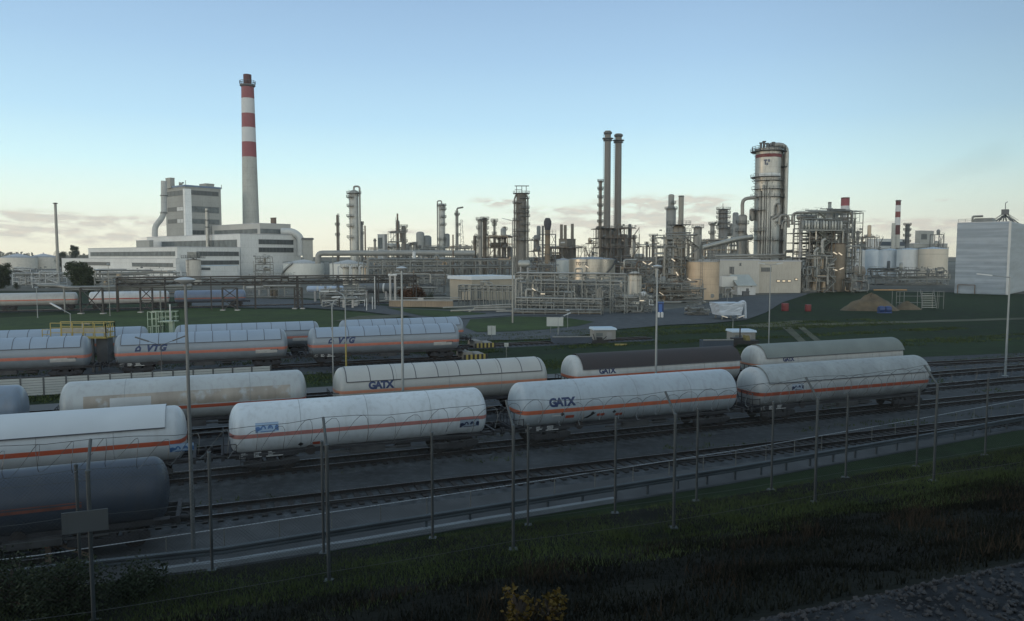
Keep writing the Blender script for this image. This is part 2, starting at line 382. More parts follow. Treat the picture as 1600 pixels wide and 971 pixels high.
mb = MB(); us = [-60 + i * .8 for i in range(230)]; vs = [-5 + i * .5 for i in range(79)]
mb.add([T(u, v, bank(u, v)) for u in us for v in vs], [(i * 79 + j, (i + 1) * 79 + j, (i + 1) * 79 + j + 1, i * 79 + j + 1) for i in range(229) for j in range(78)])
BANK = mat('embankment_soil', (.009, .010, .008), 1, 0, .45, .5, bump=.8, bscale=3, spec=.05)  # very dark soil: the train's shade over the slope is put into the colour
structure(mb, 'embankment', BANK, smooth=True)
mb = MB(); us = [-12 + i * .3 for i in range(260)]; vs = [-4 + i * .3 for i in range(33)]
mb.add([T(u, v, 9.1 + (.14 + MN.noise(Vector((u * 2, v * 2, 1))) * .05 if v < 4.9 else .12 - (v - 4.9) * .62) + MN.noise(Vector((u * 5, v * 5, 4))) * .03) for u in us for v in vs], [(i * 33 + j, (i + 1) * 33 + j, (i + 1) * 33 + j + 1, i * 33 + j + 1) for i in range(259) for j in range(32)])
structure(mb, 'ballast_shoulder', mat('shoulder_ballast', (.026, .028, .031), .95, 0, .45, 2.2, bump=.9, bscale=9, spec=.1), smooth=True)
mb = MB()
def blob(mb, c, r, rnd, n=5):
    """irregular stone"""
    vs = [Vector((0, 0, 1)), Vector((0, 0, -1))] + [Vector((math.cos(2 * PI * k / n), math.sin(2 * PI * k / n), rnd.uniform(-.35, .35))) for k in range(n)]
    R = Matrix.Rotation(rnd.uniform(0, PI), 3, Vector((rnd.uniform(-1, 1), rnd.uniform(-1, 1), rnd.uniform(-1, 1))).normalized())
    vs = [c + R @ (p * r * rnd.uniform(.7, 1.25)) for p in vs]
    mb.add(vs, [(0, 2 + k, 2 + (k + 1) % n) for k in range(n)] + [(1, 2 + (k + 1) % n, 2 + k) for k in range(n)])
for i in range(11000):
    u, v = RND.uniform(1, 26), RND.uniform(3.6, 5.75)
    blob(mb, T(u, v, 9.1 + (.15 if v < 4.9 else .12 - (v - 4.9) * .62)), RND.uniform(.014, .032), RND, 6)
STONE = mat('grey_stone', (.019, .021, .024), .9, 0, .5, 9., bump=.3)
structure(mb, 'ballast_stones', STONE, label='grey crushed stones on the track shoulder at bottom right', kind='stuff')
def blades(name, n, urange, vrange, hmin, hmax, material, label, dens=None, wid=.03):
    mb = MB()
    k = 0
    while k < n:
        v = RND.uniform(*vrange); u = RND.uniform(*urange) * (v / vrange[1]) if False else RND.uniform(*urange)
        if dens and RND.random() > dens(u, v): continue
        k += 1
        z = bank(u, v); p = T(u, v, z - .02); h = RND.uniform(hmin, hmax); a = RND.uniform(0, 2 * PI); w = RND.uniform(.5, 1.3) * wid
        dx, dy = math.cos(a) * w, math.sin(a) * w; lx, ly = RND.uniform(-.5, .5) * h, RND.uniform(-.5, .5) * h
        mb.add([p + Vector((-dx, -dy, 0)), p + Vector((dx, dy, 0)), p + Vector((lx, ly, h))], [(0, 1, 2)])
    o = mb.build(name, material); tag(o, label, 'grass', kind='stuff'); return o
GB1 = mat('fresh_grass', (.050, .068, .026), .8, 0, .45, .35, spec=.1)
GB2 = mat('dark_weeds', (.011, .0125, .009), .9, 0, .45, .5, spec=.1)  # weed colour darkened to carry the slope's shade as well
GB3 = mat('dry_weeds', (.030, .024, .017), .9, 0, .4, .7, spec=.1)
def d1(u, v): return max(0, min(1, .9 - abs(v - 14.6) / 3.6 + MN.noise(Vector((u * .35, v * .5, 0))) * .7))
blades('grass', 110000, (-14, 34), (11.0, 18.6), .03, .13, GB1, 'short green grass along the crest of the bank by the fence', d1, .013)
def d2(u, v): return max(0, min(1, .55 + MN.noise(Vector((u * .5, v * .5, 9))) * .9))
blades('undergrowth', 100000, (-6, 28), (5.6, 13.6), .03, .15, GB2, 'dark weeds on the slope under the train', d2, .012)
def d3(u, v): return max(0, MN.noise(Vector((u * .7, v * .9, 21))) * 1.6 - .25)
blades('dry_weeds', 5000, (-4, 28), (6, 12.5), .06, .26, GB3, 'dry brown weeds scattered over the dark slope', d3, .010)
blades('dry_stalks', 900, (-4, 28), (6, 13), .25, .6, GB3, 'tall dry stalks standing out of the dark slope', d3, .006)
def d4(u, v): return max(0, min(1, .5 + MN.noise(Vector((u * .3, v * .3, 5))) * .8))
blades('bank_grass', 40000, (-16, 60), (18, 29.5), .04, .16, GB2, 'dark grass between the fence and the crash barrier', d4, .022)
def scatter(name, n, test, hmin, hmax, wid, material, label):
    mb = MB(); k = 0
    while k < n:
        u, v = RND.uniform(-50, 120), RND.uniform(36, 112)
        if not test(u, v): continue
        for j in range(3):
            p = T(u + RND.gauss(0, .12), v + RND.gauss(0, .12), .0); h = RND.uniform(hmin, hmax); a = RND.uniform(0, 6.28); dx, dy = math.cos(a) * wid, math.sin(a) * wid
            mb.add([p + Vector((-dx, -dy, 0)), p + Vector((dx, dy, 0)), p + Vector((RND.uniform(-.6, .6) * h, RND.uniform(-.6, .6) * h, h))], [(0, 1, 2)])
        k += 1
    tag(mb.build(name, material), label, 'grass', kind='stuff')
def inlawn(u, v): return (72.6 < v < 81 or 89.5 < v < 93.2 or 100 < v < 112) and (u < 40 or v > 75) and RND.random() < .5 + MN.noise(Vector((u * .12, v * .2, 3))) * 1.4
scatter('lawn_grass', 16000, inlawn, .06, .3, .06, GB1, 'rough grass growing between the far sidings')
def inyard(u, v): return (38.9 < v < 42.3 or 46 < v < 47.7 or 51.5 < v < 53.2 or 56.9 < v < 64.5) and MN.noise(Vector((u * .16, v * .6, 8))) > .24
scatter('yard_weeds', 2600, inyard, .06, .25, .05, GB1, 'weeds sprouting from the gravel between the near tracks')
# ---------------------------------------------------------------- tracks
SLEEP = mat('sleeper_timber', (.014, .0125, .012), .95, 0, .35, 1.2)
RAILM = mat('rail_steel', (.028, .023, .021), .45, .5, .3, 1.)
RAILTOP = mat('worn_rail_head', (.24, .245, .25), .35, .9, .1, 1.)
def track(path, label, bed=True, u_step=.65):
    """path: function u -> v ; over (u0,u1)"""
    f, u0, u1 = path
    t = thing('railway_track', label, 'railway track', T((u0 + u1) / 2, f((u0 + u1) / 2), 0)); t['kind'] = 'structure'
    o0 = T((u0 + u1) / 2, f((u0 + u1) / 2), 0)
    n = max(2, int((u1 - u0) / 4)); uu = [u0 + (u1 - u0) * i / n for i in range(n + 1)]
    P = lambda u, dv, z: T(u, f(u) + dv, z) - o0
    mb = MB(); vs = []
    for u in uu: vs += [P(u, -2.0, .0), P(u, -1.45, .11), P(u, 1.45, .11), P(u, 2.0, .0)]
    mb.add(vs, [(i * 4 + j, (i + 1) * 4 + j, (i + 1) * 4 + j + 1, i * 4 + j + 1) for i in range(n) for j in range(3)])
    mb.build('ballast_bed', BALLAST, t)
    mb = MB(); u = u0
    while u < u1:
        mb.beam(P(u, -1.25, .115), P(u, 1.25, .115), .25, .14); u += u_step
    o = mb.build('sleepers', SLEEP, t); o['kind'] = 'stuff'
    for dv in (-.75, .75):
        mb = MB()
        for a, b in zip(uu, uu[1:]): mb.beam(P(a, dv, .26), P(b, dv, .26), .07, .15); mb.beam(P(a, dv, .20), P(b, dv, .20), .15, .025)
        r = mb.build('rail', RAILM, t)
        mb = MB()
        for a, b in zip(uu, uu[1:]): mb.beam(P(a, dv, .345), P(b, dv, .345), .06, .012)
        mb.build('rail_head', RAILTOP, r)
RZ = .34           # rail top
straight = lambda v, a, b: (lambda u: v, a, b)
track(straight(37.4, -60, 190), 'empty track nearest to the service road railing')
track(straight(44.1, -60, 190), 'track under the front row of white tank wagons')
track(straight(49.6, -60, 190), 'empty track between the two near rows of tank wagons')
track(straight(55.0, -60, 190), 'track under the second row of cream tank wagons')
track((lambda u: 66.3 if u < 20 else 66.3 - 6.8 * (lambda s: s * s * (3 - 2 * s))(min(1, (u - 20) / 75)), -60, 200), 'curving outer track beside the grey service path')
track(straight(85.4, -80, 30), 'track under the grey wagon row behind the slatted wall', u_step=.8)
track(straight(96.0, -90, 60), 'track under the farthest grey wagon row of the near yard', u_step=.8)
track(straight(34.5, -60, -6.3), 'short siding under the dark blue wagon')
track(straight(197., -90, 70), 'track under the wagons behind the pipe bridge', u_step=2.4)
# ---------------------------------------------------------------- tank wagons
def text_bm(s, size, shear=0., off=0., spacing=1.):
    c = bpy.data.curves.new('t', 'FONT'); c.body = s; c.size = size; c.shear = shear; c.offset = off; c.space_character = spacing; c.resolution_u = 3
    o = bpy.data.objects.new('t', c); COL.objects.link(o); bpy.context.view_layer.update()
    me = bpy.data.meshes.new_from_object(o.evaluated_get(bpy.context.evaluated_depsgraph_get()))
    bpy.data.objects.remove(o); bpy.data.curves.remove(c)
    bm = bmesh.new(); bm.from_mesh(me); bpy.data.meshes.remove(me); return bm
def poly_bm(polys):
    bm = bmesh.new()
    for p in polys: bm.faces.new([bm.verts.new((x, y, 0)) for x, y in p])
    return bm
def on_cylinder(bm, name, material, parent, x, z, R, zc, eps=.006, label=None):
    """bend flat lettering (x right, y up along the skin) round the camera-side flank of a lying cylinder"""
    ys = [v.co.y for v in bm.verts]; y = min(ys); k = .06
    while y < max(ys):
        y += k; bmesh.ops.bisect_plane(bm, geom=bm.verts[:] + bm.edges[:] + bm.faces[:], plane_co=(0, y, 0), plane_no=(0, 1, 0))
    a0 = math.asin(max(-1, min(1, (z - zc) / R)))
    for v in bm.verts:
        a = a0 + v.co.y / R; r = R + eps; v.co = Vector((x + v.co.x, -r * math.cos(a), zc + r * math.sin(a)))
    bm.normal_update()
    for f in bm.faces:
        if f.normal.y > 0: f.normal_flip()
    me = bpy.data.meshes.new(name); bm.to_mesh(me); bm.free(); me.materials.append(material)
    o = bpy.data.objects.new(name, me); COL.objects.link(o); o.parent = parent
    if label: o['label'] = label
    return o
rect = lambda x0, x1, y0, y1: [(x0, y0), (x1, y0), (x1, y1), (x0, y1)]
WHEELM = mat('wheel_steel', (.035, .03, .028), .6, .4, .3, 2.)
FRAMEM = mat('underframe_paint', (.024, .024, .026), .75, .1, .4, 1.5)
PLATE = mat('white_plate', (.42, .42, .40), .5, 0, .15, 2.)
PLACR = mat('orange_placard', (.30, .06, .03), .5, 0, .2, 3.)
def make_bogie():
    b = thing('bogie', None, None); del_keys = [k for k in ('category',) if k in b]
    mb = MB()
    for sy in (-1, 1):
        y = sy * 1.02
        mb.prism([(-1.5, .42), (-1.5, .66), (-1.0, .78), (-.5, .60), (.5, .60), (1.0, .78), (1.5, .66), (1.5, .42), (1.05, .36), (.5, .30), (-.5, .30), (-1.05, .36)], y - .07, y + .07)
        for x in (-.9, .9):
            mb.box(x - .16, x + .16, y - .13, y + .13, .34, .62)                       # axle box
            for dx in (-.3, .3): mb.lathe([(.09, .58), (.09, .80)], 8, Tm(x + dx, y, 0))   # springs
    mb.box(-.25, .25, -1.05, 1.05, .48, .78)
    fr = mb.build('bogie_frame', FRAMEM, b)
    for x in (-.9, .9):
        for sy in (-1, 1):
            w = MB(); M = Tm(x, sy * .75, .46) @ Matrix.Rotation(PI / 2, 4, 'X')
            w.lathe([(.05, -.10), (.16, -.10), (.19, -.04), (.36, -.03), (.40, -.07), (.46, -.07), (.48, .05), (.43, .06), (.40, .03), (.19, .03), (.16, .08), (.05, .08)], 20, M)
            w.build('wheel', WHEELM, b, smooth=True)
        MB().tube([(x, -.8, .46), (x, .8, .46)], .08).build('axle', WHEELM, b)
    return b
BOGIE = None
def take_bogie(parent, x):
    global BOGIE
    if BOGIE is None:
        BOGIE = make_bogie(); b = BOGIE
    else: b = copy_tree(BOGIE)
    b.parent = parent; b.location = (x, 0, 0); return b
def emblem_house(h):
    """angular house-shaped ring"""
    o = [(0, 0), (0, .55), (.42, 1), (.84, .55), (.84, 0)]; i = [(.27, .25), (.27, .47), (.42, .62), (.57, .47), (.57, .25)]
    sh = lambda p: ((p[0] + p[1] * .25) * h, p[1] * h)
    o, i = [sh(p) for p in o], [sh(p) for p in i]
    return poly_bm([[o[k], o[(k + 1) % 5], i[(k + 1) % 5], i[k]] for k in range(5)])
def panel_logo(t, x, z, R, zc, w, h, style):
    """painted owner's panel: blue block with pale rounded figures"""
    blue = LOGOS if style == 'light' else LOGON
    on_cylinder(poly_bm([rect(0, w, 0, h)]), 'owner_panel', mat('panel_pale_blue', (.26, .36, .47), .5, 0, .05, 1.) if style == 'light' else mat('panel_grey_blue', (.25, .30, .35), .5, 0, .05, 1.), t, x, z, R, zc, .004)
    ps = []
    ps += [[(0, 0), (.10 * w, 0), (.10 * w, .14 * h), (.28 * w, .30 * h), (.24 * w, .45 * h), (.13 * w, .62 * h), (0, .55 * h)]]
    ps += [[(.84 * w, .2 * h), (w, .1 * h), (w, .62 * h), (.90 * w, .72 * h), (.84 * w, .55 * h)]]
    for cx in (.34, .64):
        arc = [(cx * w + .115 * w * math.cos(a), .36 * h + .36 * h * math.sin(a)) for a in [rad(-8 + 24 * k) for k in range(9)]]
        inn = [(cx * w + .055 * w * math.cos(a), .34 * h + .22 * h * math.sin(a)) for a in [rad(-8 + 24 * k) for k in range(9)]]
        ps += [[arc[k], arc[k + 1], inn[k + 1], inn[k]] for k in range(8)]
    ps += [rect(.60 * w, .66 * w, .36 * h, .58 * h), rect(.22 * w, .84 * w, .02 * h, .10 * h)]
    ps += [rect(0, w, .965 * h, h)]
    on_cylinder(poly_bm(ps), 'owner_mark', blue, t, x, z, R, zc, .009)
def wagon(label, v, u0, u1, paint, zc=2.72, R=1.5, shield=None, shield_mat=None, logos=(), plates=(), ladder=True, seam=True, detail=True, ptype='lpg', group=None, solebar=FRAMEM):
    """u0,u1: ends of the tank along the track"""
    L = u1 - u0; hl = L / 2
    P = T((u0 + u1) / 2, v, RZ)
    t = thing('tank_wagon', label, 'tank wagon', P, TH, group)
    dz = zc - RZ; d = .62
    dome = [(0.0001, -hl)] + [(R * math.sin(q) ** .8, -hl + d * (1 - math.cos(q))) for q in [rad(9 * k) for k in range(1, 11)]]
    prof = dome + [(R, -hl + d + (L - 2 * d) * k / 6) for k in range(1, 6)] + [(r, -z) for r, z in reversed(dome)]
    mb = MB(); mb.lathe(prof, 40, Tm(0, 0, dz) @ RX90)
    tank = mb.build('tank', paint, t, smooth=True, sharp=30)
    if shield:
        a = rad(66) if shield == 'panel' else rad(72)
        if shield == 'smooth': a = rad(66)
        k = 18 if shield != 'angular' else 4
        x0, x1 = (-hl + .75, hl - .75) if shield != 'roof' else (-hl + .95, hl - .35)
        if shield == 'smooth': x1 = hl - 1.0; x0 = -hl + .6
        if shield == 'angular': x1 = hl - 1.0; x0 = -hl + .6; a = rad(80)
        off = .05 if shield == 'panel' else .11
        ro = (R + off) / (math.cos(a / k) if shield == 'angular' else 1)
        mb = MB(); vs = []
        for i in range(k + 1):
            b = -a + 2 * a * i / k
            for x in (x0, x1):
                for r in (ro, ro - .03): vs.append((x, -r * math.sin(b), dz + r * math.cos(b)))
        fs = []
        for i in range(k):
            p, q = i * 4, i * 4 + 4
            fs += [(p, q, q + 2, p + 2), (p + 1, p + 3, q + 3, q + 1), (p, p + 1, q + 1, q), (p + 2, q + 2, q + 3, p + 3)]
        fs += [(0, 2, 3, 1), (k * 4, k * 4 + 1, k * 4 + 3, k * 4 + 2)]
        mb.add(vs, fs); sh = mb.build('sun_shield', shield_mat, t, smooth=shield != 'angular', sharp=25)
        mb = MB()
        for sy in (-1, 1): mb.beam((x0, sy * (ro + .012) * math.sin(a), dz + ro * math.cos(a) - .02), (x1, sy * (ro + .012) * math.sin(a), dz + ro * math.cos(a) - .02), .05, .05)
        if shield == 'panel':
            nn = 9
            for i in range(nn + 1):
                x = x0 + (x1 - x0) * i / nn
                mb.tube([(x, -(ro + .004) * math.sin(b), dz + (ro + .004) * math.cos(b)) for b in [-a + 2 * a * j / 14 for j in range(15)]], .028, 4)
        mb.build('shield_edge', mat('shield_edge', (.06, .065, .075), .7), sh)
    # underframe
    mb = MB(); be = hl + .35
    for sy in (-1, 1): mb.box(-be, be, sy * 1.05 - .06, sy * 1.05 + .06, .92, 1.16); mb.box(-be, be, sy * .35 - .05, sy * .35 + .05, .92, 1.16)
    for x in (-be, be): mb.box(x - .08, x + .08, -1.25, 1.25, .86, 1.22)
    for x in (-hl + 2.2, hl - 2.2): mb.box(x - .5, x + .5, -1.0, 1.0, .80, 1.2); mb.box(x - .7, x + .7, -1.12, 1.12, 1.16, dz - R * .82)
    for x in (-be + .3, be - .9): mb.box(x, x + .6, -1.4, -1.0, 1.16, 1.2)
    mb.build('underframe', solebar, t)
    for x in (-hl + 2.2, hl - 2.2): take_bogie(t, x)
    for sx in (-1, 1):
        for sy in (-1, 1):
            b = MB(); b.lathe([(.1, 0), (.1, .42), (.24, .44), (.25, .5), (.2, .53)], 12, Tm(sx * (be + .08), sy * .875, 1.04) @ Matrix.Rotation(sx * PI / 2, 4, 'Y')); b.build('buffer', FRAMEM, t, smooth=True)
        MB().tube([(sx * be, 0, 1.0), (sx * (be + .3), 0, .95), (sx * (be + .42), 0, .72)], .05, 6).build('coupling', FRAMEM, t)
    if detail:
        mb = MB()                                                     # end platform with handrails
        x = hl + .05
        mb.box(-x - .28, -x + .42, -1.2, 1.2, 1.24, 1.28)
        mb.rail([(-x - .25, -1.2, 1.26), (-x - .25, 1.2, 1.26)], .95, .04, .6); mb.rail([(-x - .25, -1.22, 1.26), (-x + .4, -1.22, 1.26)], .95, .035, .6)
        mb.build('end_platform', FRAMEM, t)
        mb = MB()                                                     # side ladder / steps under the end
        for x in (-hl + .55, -hl + .95): mb.beam((x, -1.3, .45), (x, -1.3, 1.25), .04)
        for z in (.5, .75, 1.0): mb.beam((-hl + .55, -1.3, z), (-hl + .95, -1.3, z), .05)
        mb.build('step', FRAMEM, t)
        mb = MB(); mb.box(-1.0, 1.0, -1.3, -.95, .62, .98); mb.box(-.9, -.2, -1.32, -1.3, .7, .92); mb.tube([(-2.2, -1.05, .75), (2.6, -1.05, .75)], .06); mb.lathe([(.2, -.45), (.22, 0), (.2, .45)], 12, Tm(2.2, -.6, .72) @ RX90)
        mb.build('valve_gear', mat('valve_gear_grey', (.05, .05, .05), .7, .2, .4, 2.), t)
        mb = MB(); mb.box(-hl + .3, -hl + 3.6, -1.14, -1.115, .84, 1.22); mb.build('solebar_panel', FRAMEM, t)
        mb = MB()                                                     # stencilled data on the solebar
        r = random.Random(label)
        for i in range(3):
            for j in range(4): 
                w = r.uniform(.18, .5); mb.box(-hl + .5 + i * .75, -hl + .5 + i * .75 + w, -1.150, -1.146, .90 + j * .075, .90 + j * .075 + .04)
        mb.box(-hl + 1.9, -hl + 2.8, -1.15, -1.146, .88, .93); mb.build('stencil_lettering', PLATE, t)
        mb = MB(); mb.lathe([(.28, -.02), (.28, .03)], 16, Tm(-hl + 4.3, -1.16, 1.05) @ Matrix.Rotation(PI / 2, 4, 'X')); mb.build('brake_wheel', WHEELM, t)
    if seam and detail:
        mb = MB()
        for i in (1, 2, 3): 
            x = -hl + L * i / 4; mb.tube([(x, -(R + .004) * math.sin(b), dz + (R + .004) * math.cos(b)) for b in [2 * PI * j / 36 for j in range(37)]], .012, 4, cap=False)
        mb.build('seam_marking', mat('weld_line', (.22, .23, .23), .6), tank)
    for lg in logos:
        kind, x, z, h = lg[:4]
        if kind == 'GATX':
            if len(lg) > 4: on_cylinder(poly_bm([rect(-.12, h * 3.05, -.1, h * .80)]), 'letter_panel', WHITEP, t, -hl + x, z - RZ, R, dz, .005)
            on_cylinder(text_bm('GATX', h, 0, .055 * h, .86), 'lettering', LOGOB, t, -hl + x, z - RZ, R, dz, .013)
        elif kind == 'VTG':
            on_cylinder(emblem_house(h * .72), 'emblem', LOGOB, t, -hl + x, z - RZ, R, dz, .012)
            on_cylinder(text_bm('VTG', h, .35, .06 * h, 1.15), 'lettering', LOGOB, t, -hl + x + h * 1.15, z - RZ, R, dz, .012)
        else: panel_logo(t, -hl + x, z - RZ, R, dz, h * 2.35, h, kind)
    for pl in plates:
        x, z, w, h, k = pl
        M_ = {'p': mat('pale_repaint', (.37, .39, .39), .5, 0, .1, 1.), 'w': PLATE, 'o': PLACR, 'd': BLACK}[k[0]]
        shp = [rect(0, w, 0, h)] if k != 'dd' else [[(0, h / 2), (w / 2, 0), (w, h / 2), (w / 2, h)]]
        if k == 'dt': shp = [[(0, 0), (w * .4, 0), (w, h), (w * .75, h)]]
        on_cylinder(poly_bm(shp), 'placard', M_, t, -hl + x, z - RZ, R, dz, .010)
    return t
def ends(v, xl, xr, yl, yr):
    k = lambda x: max(0, min(1.1, (x - 500) / 850))       # the near flank is what is seen at the far end
    return row_u(xl, yl, v + .35 * k(xl)), row_u(xr, yr, v - .9 * k(xr))
OR = (.44, .115, .055); ORD = (.36, .075, .035); ORP = (.40, .17, .13); ORL = (.47, .20, .12)
def paint(name, c, zs, hh, sc, dirt=(1.0, 1.9, .55), patch=None, rough=.38, streak=.26, var=.09):
    return mat(name, c, rough, 0, var, .35, streakc=(.13, .10, .075), stripe=(zs - RZ, hh, sc), dirt=dirt, patch=patch, streak=streak)
G1 = 'tank wagons parked in the near freight yard'
V1, V2, V3, V4 = 44.1, 55., 85.4, 96.
pW = paint('wagon_white_pink_band', (.47, .505, .515), 2.50, .115, (.36, .15, .13), (.75, 2.0, .3))
a, b = ends(V1, 358, 757, 690, 645)
wagon('white tank wagon with pinkish red band and two blue owner panels', V1, a, b, pW, zc=2.62, R=1.48, logos=[('light', 1.35, 2.68, .52), ('dark', 13.1, 1.95, .52)], plates=[(3.6, 1.65, .32, .32, 'dd'), (4.4, 1.68, .5, .22, 'o')], group=G1)
pG = paint('wagon_bluish_white', (.315, .355, .375), 2.50, .13, OR, (.8, 2.1, .45))
a, b = ends(V1, 798, 1148, 665, 615)
wagon('bluish white tank wagon with orange band and navy lettering at its left end', V1, a, b, pG, logos=[('GATX', 2.0, 2.82, .72)], plates=[(2.2, 2.15, .7, .1, 'w'), (2.8, 2.12, .3, .3, 'dd'), (3.2, 1.95, .62, .22, 'o'), (4.5, 1.82, .9, .42, 'dt'), (5.0, 2.02, .3, .3, 'dd'), (5.5, 1.92, .55, .2, 'o'), (6.6, 2.02, .3, .26, 'dd'), (6.9, 1.84, .5, .2, 'o')], solebar=FRAMEM, group=G1)
pS = paint('wagon_grubby_white', (.31, .33, .33), 2.42, .13, ORD, (.8, 3.0, .5), streak=.25)
a, b = ends(V1, 1160, 1450, 625, 595)
wagon('grubby white tank wagon with grey sun cover and dark orange band, rightmost in front row', V1, a, b, pS, shield='roof', shield_mat=mat('grey_sun_cover', (.235, .255, .25), .55, 0, .2, .5, streak=.3), logos=[('dark2', 3.0, 2.60, .46)], plates=[(.55, 2.15, .02, .02, 'd')], group=G1)
pA = paint('wagon_white_flat_cover', (.40, .425, .43), 2.52, .125, ORD, (.9, 2.2, .4), streak=.15)
a, b = ends(V1, -190, 292, 740, 668)
wagon('white tank wagon with angular pale cover, cut off by the left edge of the photo', V1, a, b, pA, shield='smooth', shield_mat=mat('pale_flat_cover', (.43, .46, .47), .5, 0, .06, .5), logos=[('light', 12.9, 1.98, .5)], group=G1)
# second row
pB = paint('wagon_beige', (.315, .318, .295), 2.60, .11, ORL, (.9, 1.7, .4), streak=.12)
a, b = ends(V2, 521, 852, 610, 590)
wagon('long beige tank wagon with pale orange band and navy lettering', V2, a, b, pB, shield='panel', shield_mat=mat('beige_sun_cover', (.345, .345, .32), .5, 0, .08, .4, seams=(4., .02, .3)), logos=[('GATX', 2.3, 2.78, .72)], group=G1)
pC = paint('wagon_cream_brown_roof', (.38, .39, .375), 2.56, .11, OR, (.9, 1.8, .4))
a, b = ends(V2, 881, 1154, 595, 570)
wagon('cream tank wagon with dark brown curved cover and orange band', V2, a, b, pC, shield='roof', shield_mat=mat('brown_sun_cover', (.034, .029, .029), .8, 0, .2, .5), logos=[('GATX', 2.4, 2.80, .60, 1)], group=G1)
pD = paint('wagon_cream_green_roof', (.34, .345, .325), 2.56, .10, ORL, (.9, 1.8, .4))
a, b = ends(V2, 1164, 1410, 575, 550)
wagon('cream tank wagon with greenish grey curved cover behind the grubby white one', V2, a, b, pD, shield='roof', shield_mat=mat('green_grey_sun_cover', (.145, .165, .15), .7, 0, .15, .5), logos=[('GATX', 2.8, 2.84, .5)], group=G1)
a, b = ends(V2, 95, 478, 640, 605)
pE = paint('wagon_rust_patched', (.33, .35, .345), 2.34, .11, ORD, (.8, 1.8, .5), patch=(-(b - a) / 2 + 1.5, (b - a) / 2 - 1.2, 2.52 - RZ, 3.42 - RZ, (.31, .275, .225)), streak=.25)
wagon('dirty white tank wagon with a long tan weathered patch on its flank', V2, a, b, pE, plates=[(3.0, 2.62, 2.4, .62, 'p')], group=G1)
pF = paint('wagon_slate_blue', (.15, .19, .235), 1.75, .12, ORP, (.8, 1.8, .4))
a, b = ends(V2, -240, 43, 660, 625)
wagon('slate blue tank wagon whose rounded end shows at the left edge', V2, a, b, pF, seam=False, group=G1)
# dark blue wagon on the siding in front
pH = mat('wagon_dark_blue', (.020, .032, .050), .5, 0, .15, .4, streak=.2, dirt=(.6, 2.2, .6))
a, b = ends(34.5, -170, 265, 800, 770)
t = wagon('dark slate blue tank wagon standing on the short siding behind the fence', 34.5, a, b, pH, zc=2.43, R=1.4, seam=False, group=G1)
mb = MB(); Lh = (b - a) / 2
xs = row_u(128, 800, 33.1) - (a + b) / 2
for z0, z1 in ((-.02, .10), (.16, .20)):
    ang = [math.asin(z / 1.4) for z in (z0, z1)]
    mb.add([(x, -1.408 * math.cos(q), 2.43 - RZ + 1.408 * math.sin(q)) for x in (-Lh + .7, xs) for q in ang], [(0, 2, 3, 1)])
mb.build('stripe', mat('faded_orange', (.12, .035, .02), .6, 0, .4, 2.), t)
# third row: grey wagons behind the slatted wall
pV = paint('wagon_grey_blue', (.19, .22, .245), 2.46, .15, (.47, .17, .12), (.8, 2.1, .5), streak=.08)
shV = mat('bluish_sun_panel', (.215, .265, .32), .45, 0, .06, .3)
for xl, xr, yl, yr, lg, lab in ((-130, 143, 560, 552, 0, 'grey tank wagon with orange band left of the yellow gantry'), (179, 449, 550, 540, 1, 'grey tank wagon with navy lettering and house emblem behind the double arm lamp'), (481, 716, 535, 528, 1, 'grey tank wagon with navy lettering standing nearest the striped buffer stops')):
    a, b = ends(V3, xl, xr, yl, yr); Lw = b - a
    wagon(lab, V3, a, b, pV, zc=2.76, R=1.6, shield='panel', shield_mat=shV, logos=[('VTG', 2.0, 2.74, .88)] if lg else (), plates=[(Lw - 3.4, 2.0, 2.2, .42, 'w'), (Lw - 1.9, 2.3, .8, .1, 'd')], seam=False, group='grey tank wagons behind the slatted wall')
for xl, xr, yl, yr, lab in ((-60, 233, 532, 525, 'grey tank wagon half hidden by the yellow gantry'), (272, 499, 525, 515, 'grey tank wagon behind the lettered one in the middle'), (529, 723, 512, 508, 'grey tank wagon farthest right in the back row, beside the road')):
    a, b = ends(V4, xl, xr, yl, yr); Lw = b - a
    wagon(lab, V4, a, b, pV, zc=2.68, R=1.56, shield='panel', shield_mat=shV, plates=[(Lw - 3.4, 2.0, 2.2, .42, 'w')], seam=False, group='grey tank wagons behind the slatted wall')
V5 = 197.
pX = paint('wagon_far_grey', (.33, .33, .31), 2.6, .13, (.42, .13, .08), (.8, 1.8, .4)); pY = paint('wagon_far_white', (.50, .50, .49), 2.6, .13, (.42, .09, .06), (.8, 1.8, .4)); pZ = paint('wagon_far_blue', (.14, .18, .25), 2.3, .15, (.36, .16, .13), (.8, 1.8, .4))
for xl, xr, y, pp, lab in ((-190, -12, 472, pX, 'pale grey wagon at the left edge behind the pipe bridge'), (-4, 122, 470, pX, 'grey tank wagon with thin orange band under the left end of the pipe bridge'), (139, 265, 466, pY, 'white tank wagon with thin red band under the pipe bridge'), (272, 384, 462, pZ, 'blue grey tank wagon under the right part of the pipe bridge')):
    a, b = ends(V5, xl, xr, y, y); wagon(lab, V5, a, b, pp, detail=False, group='tank wagons under the pipe bridge')
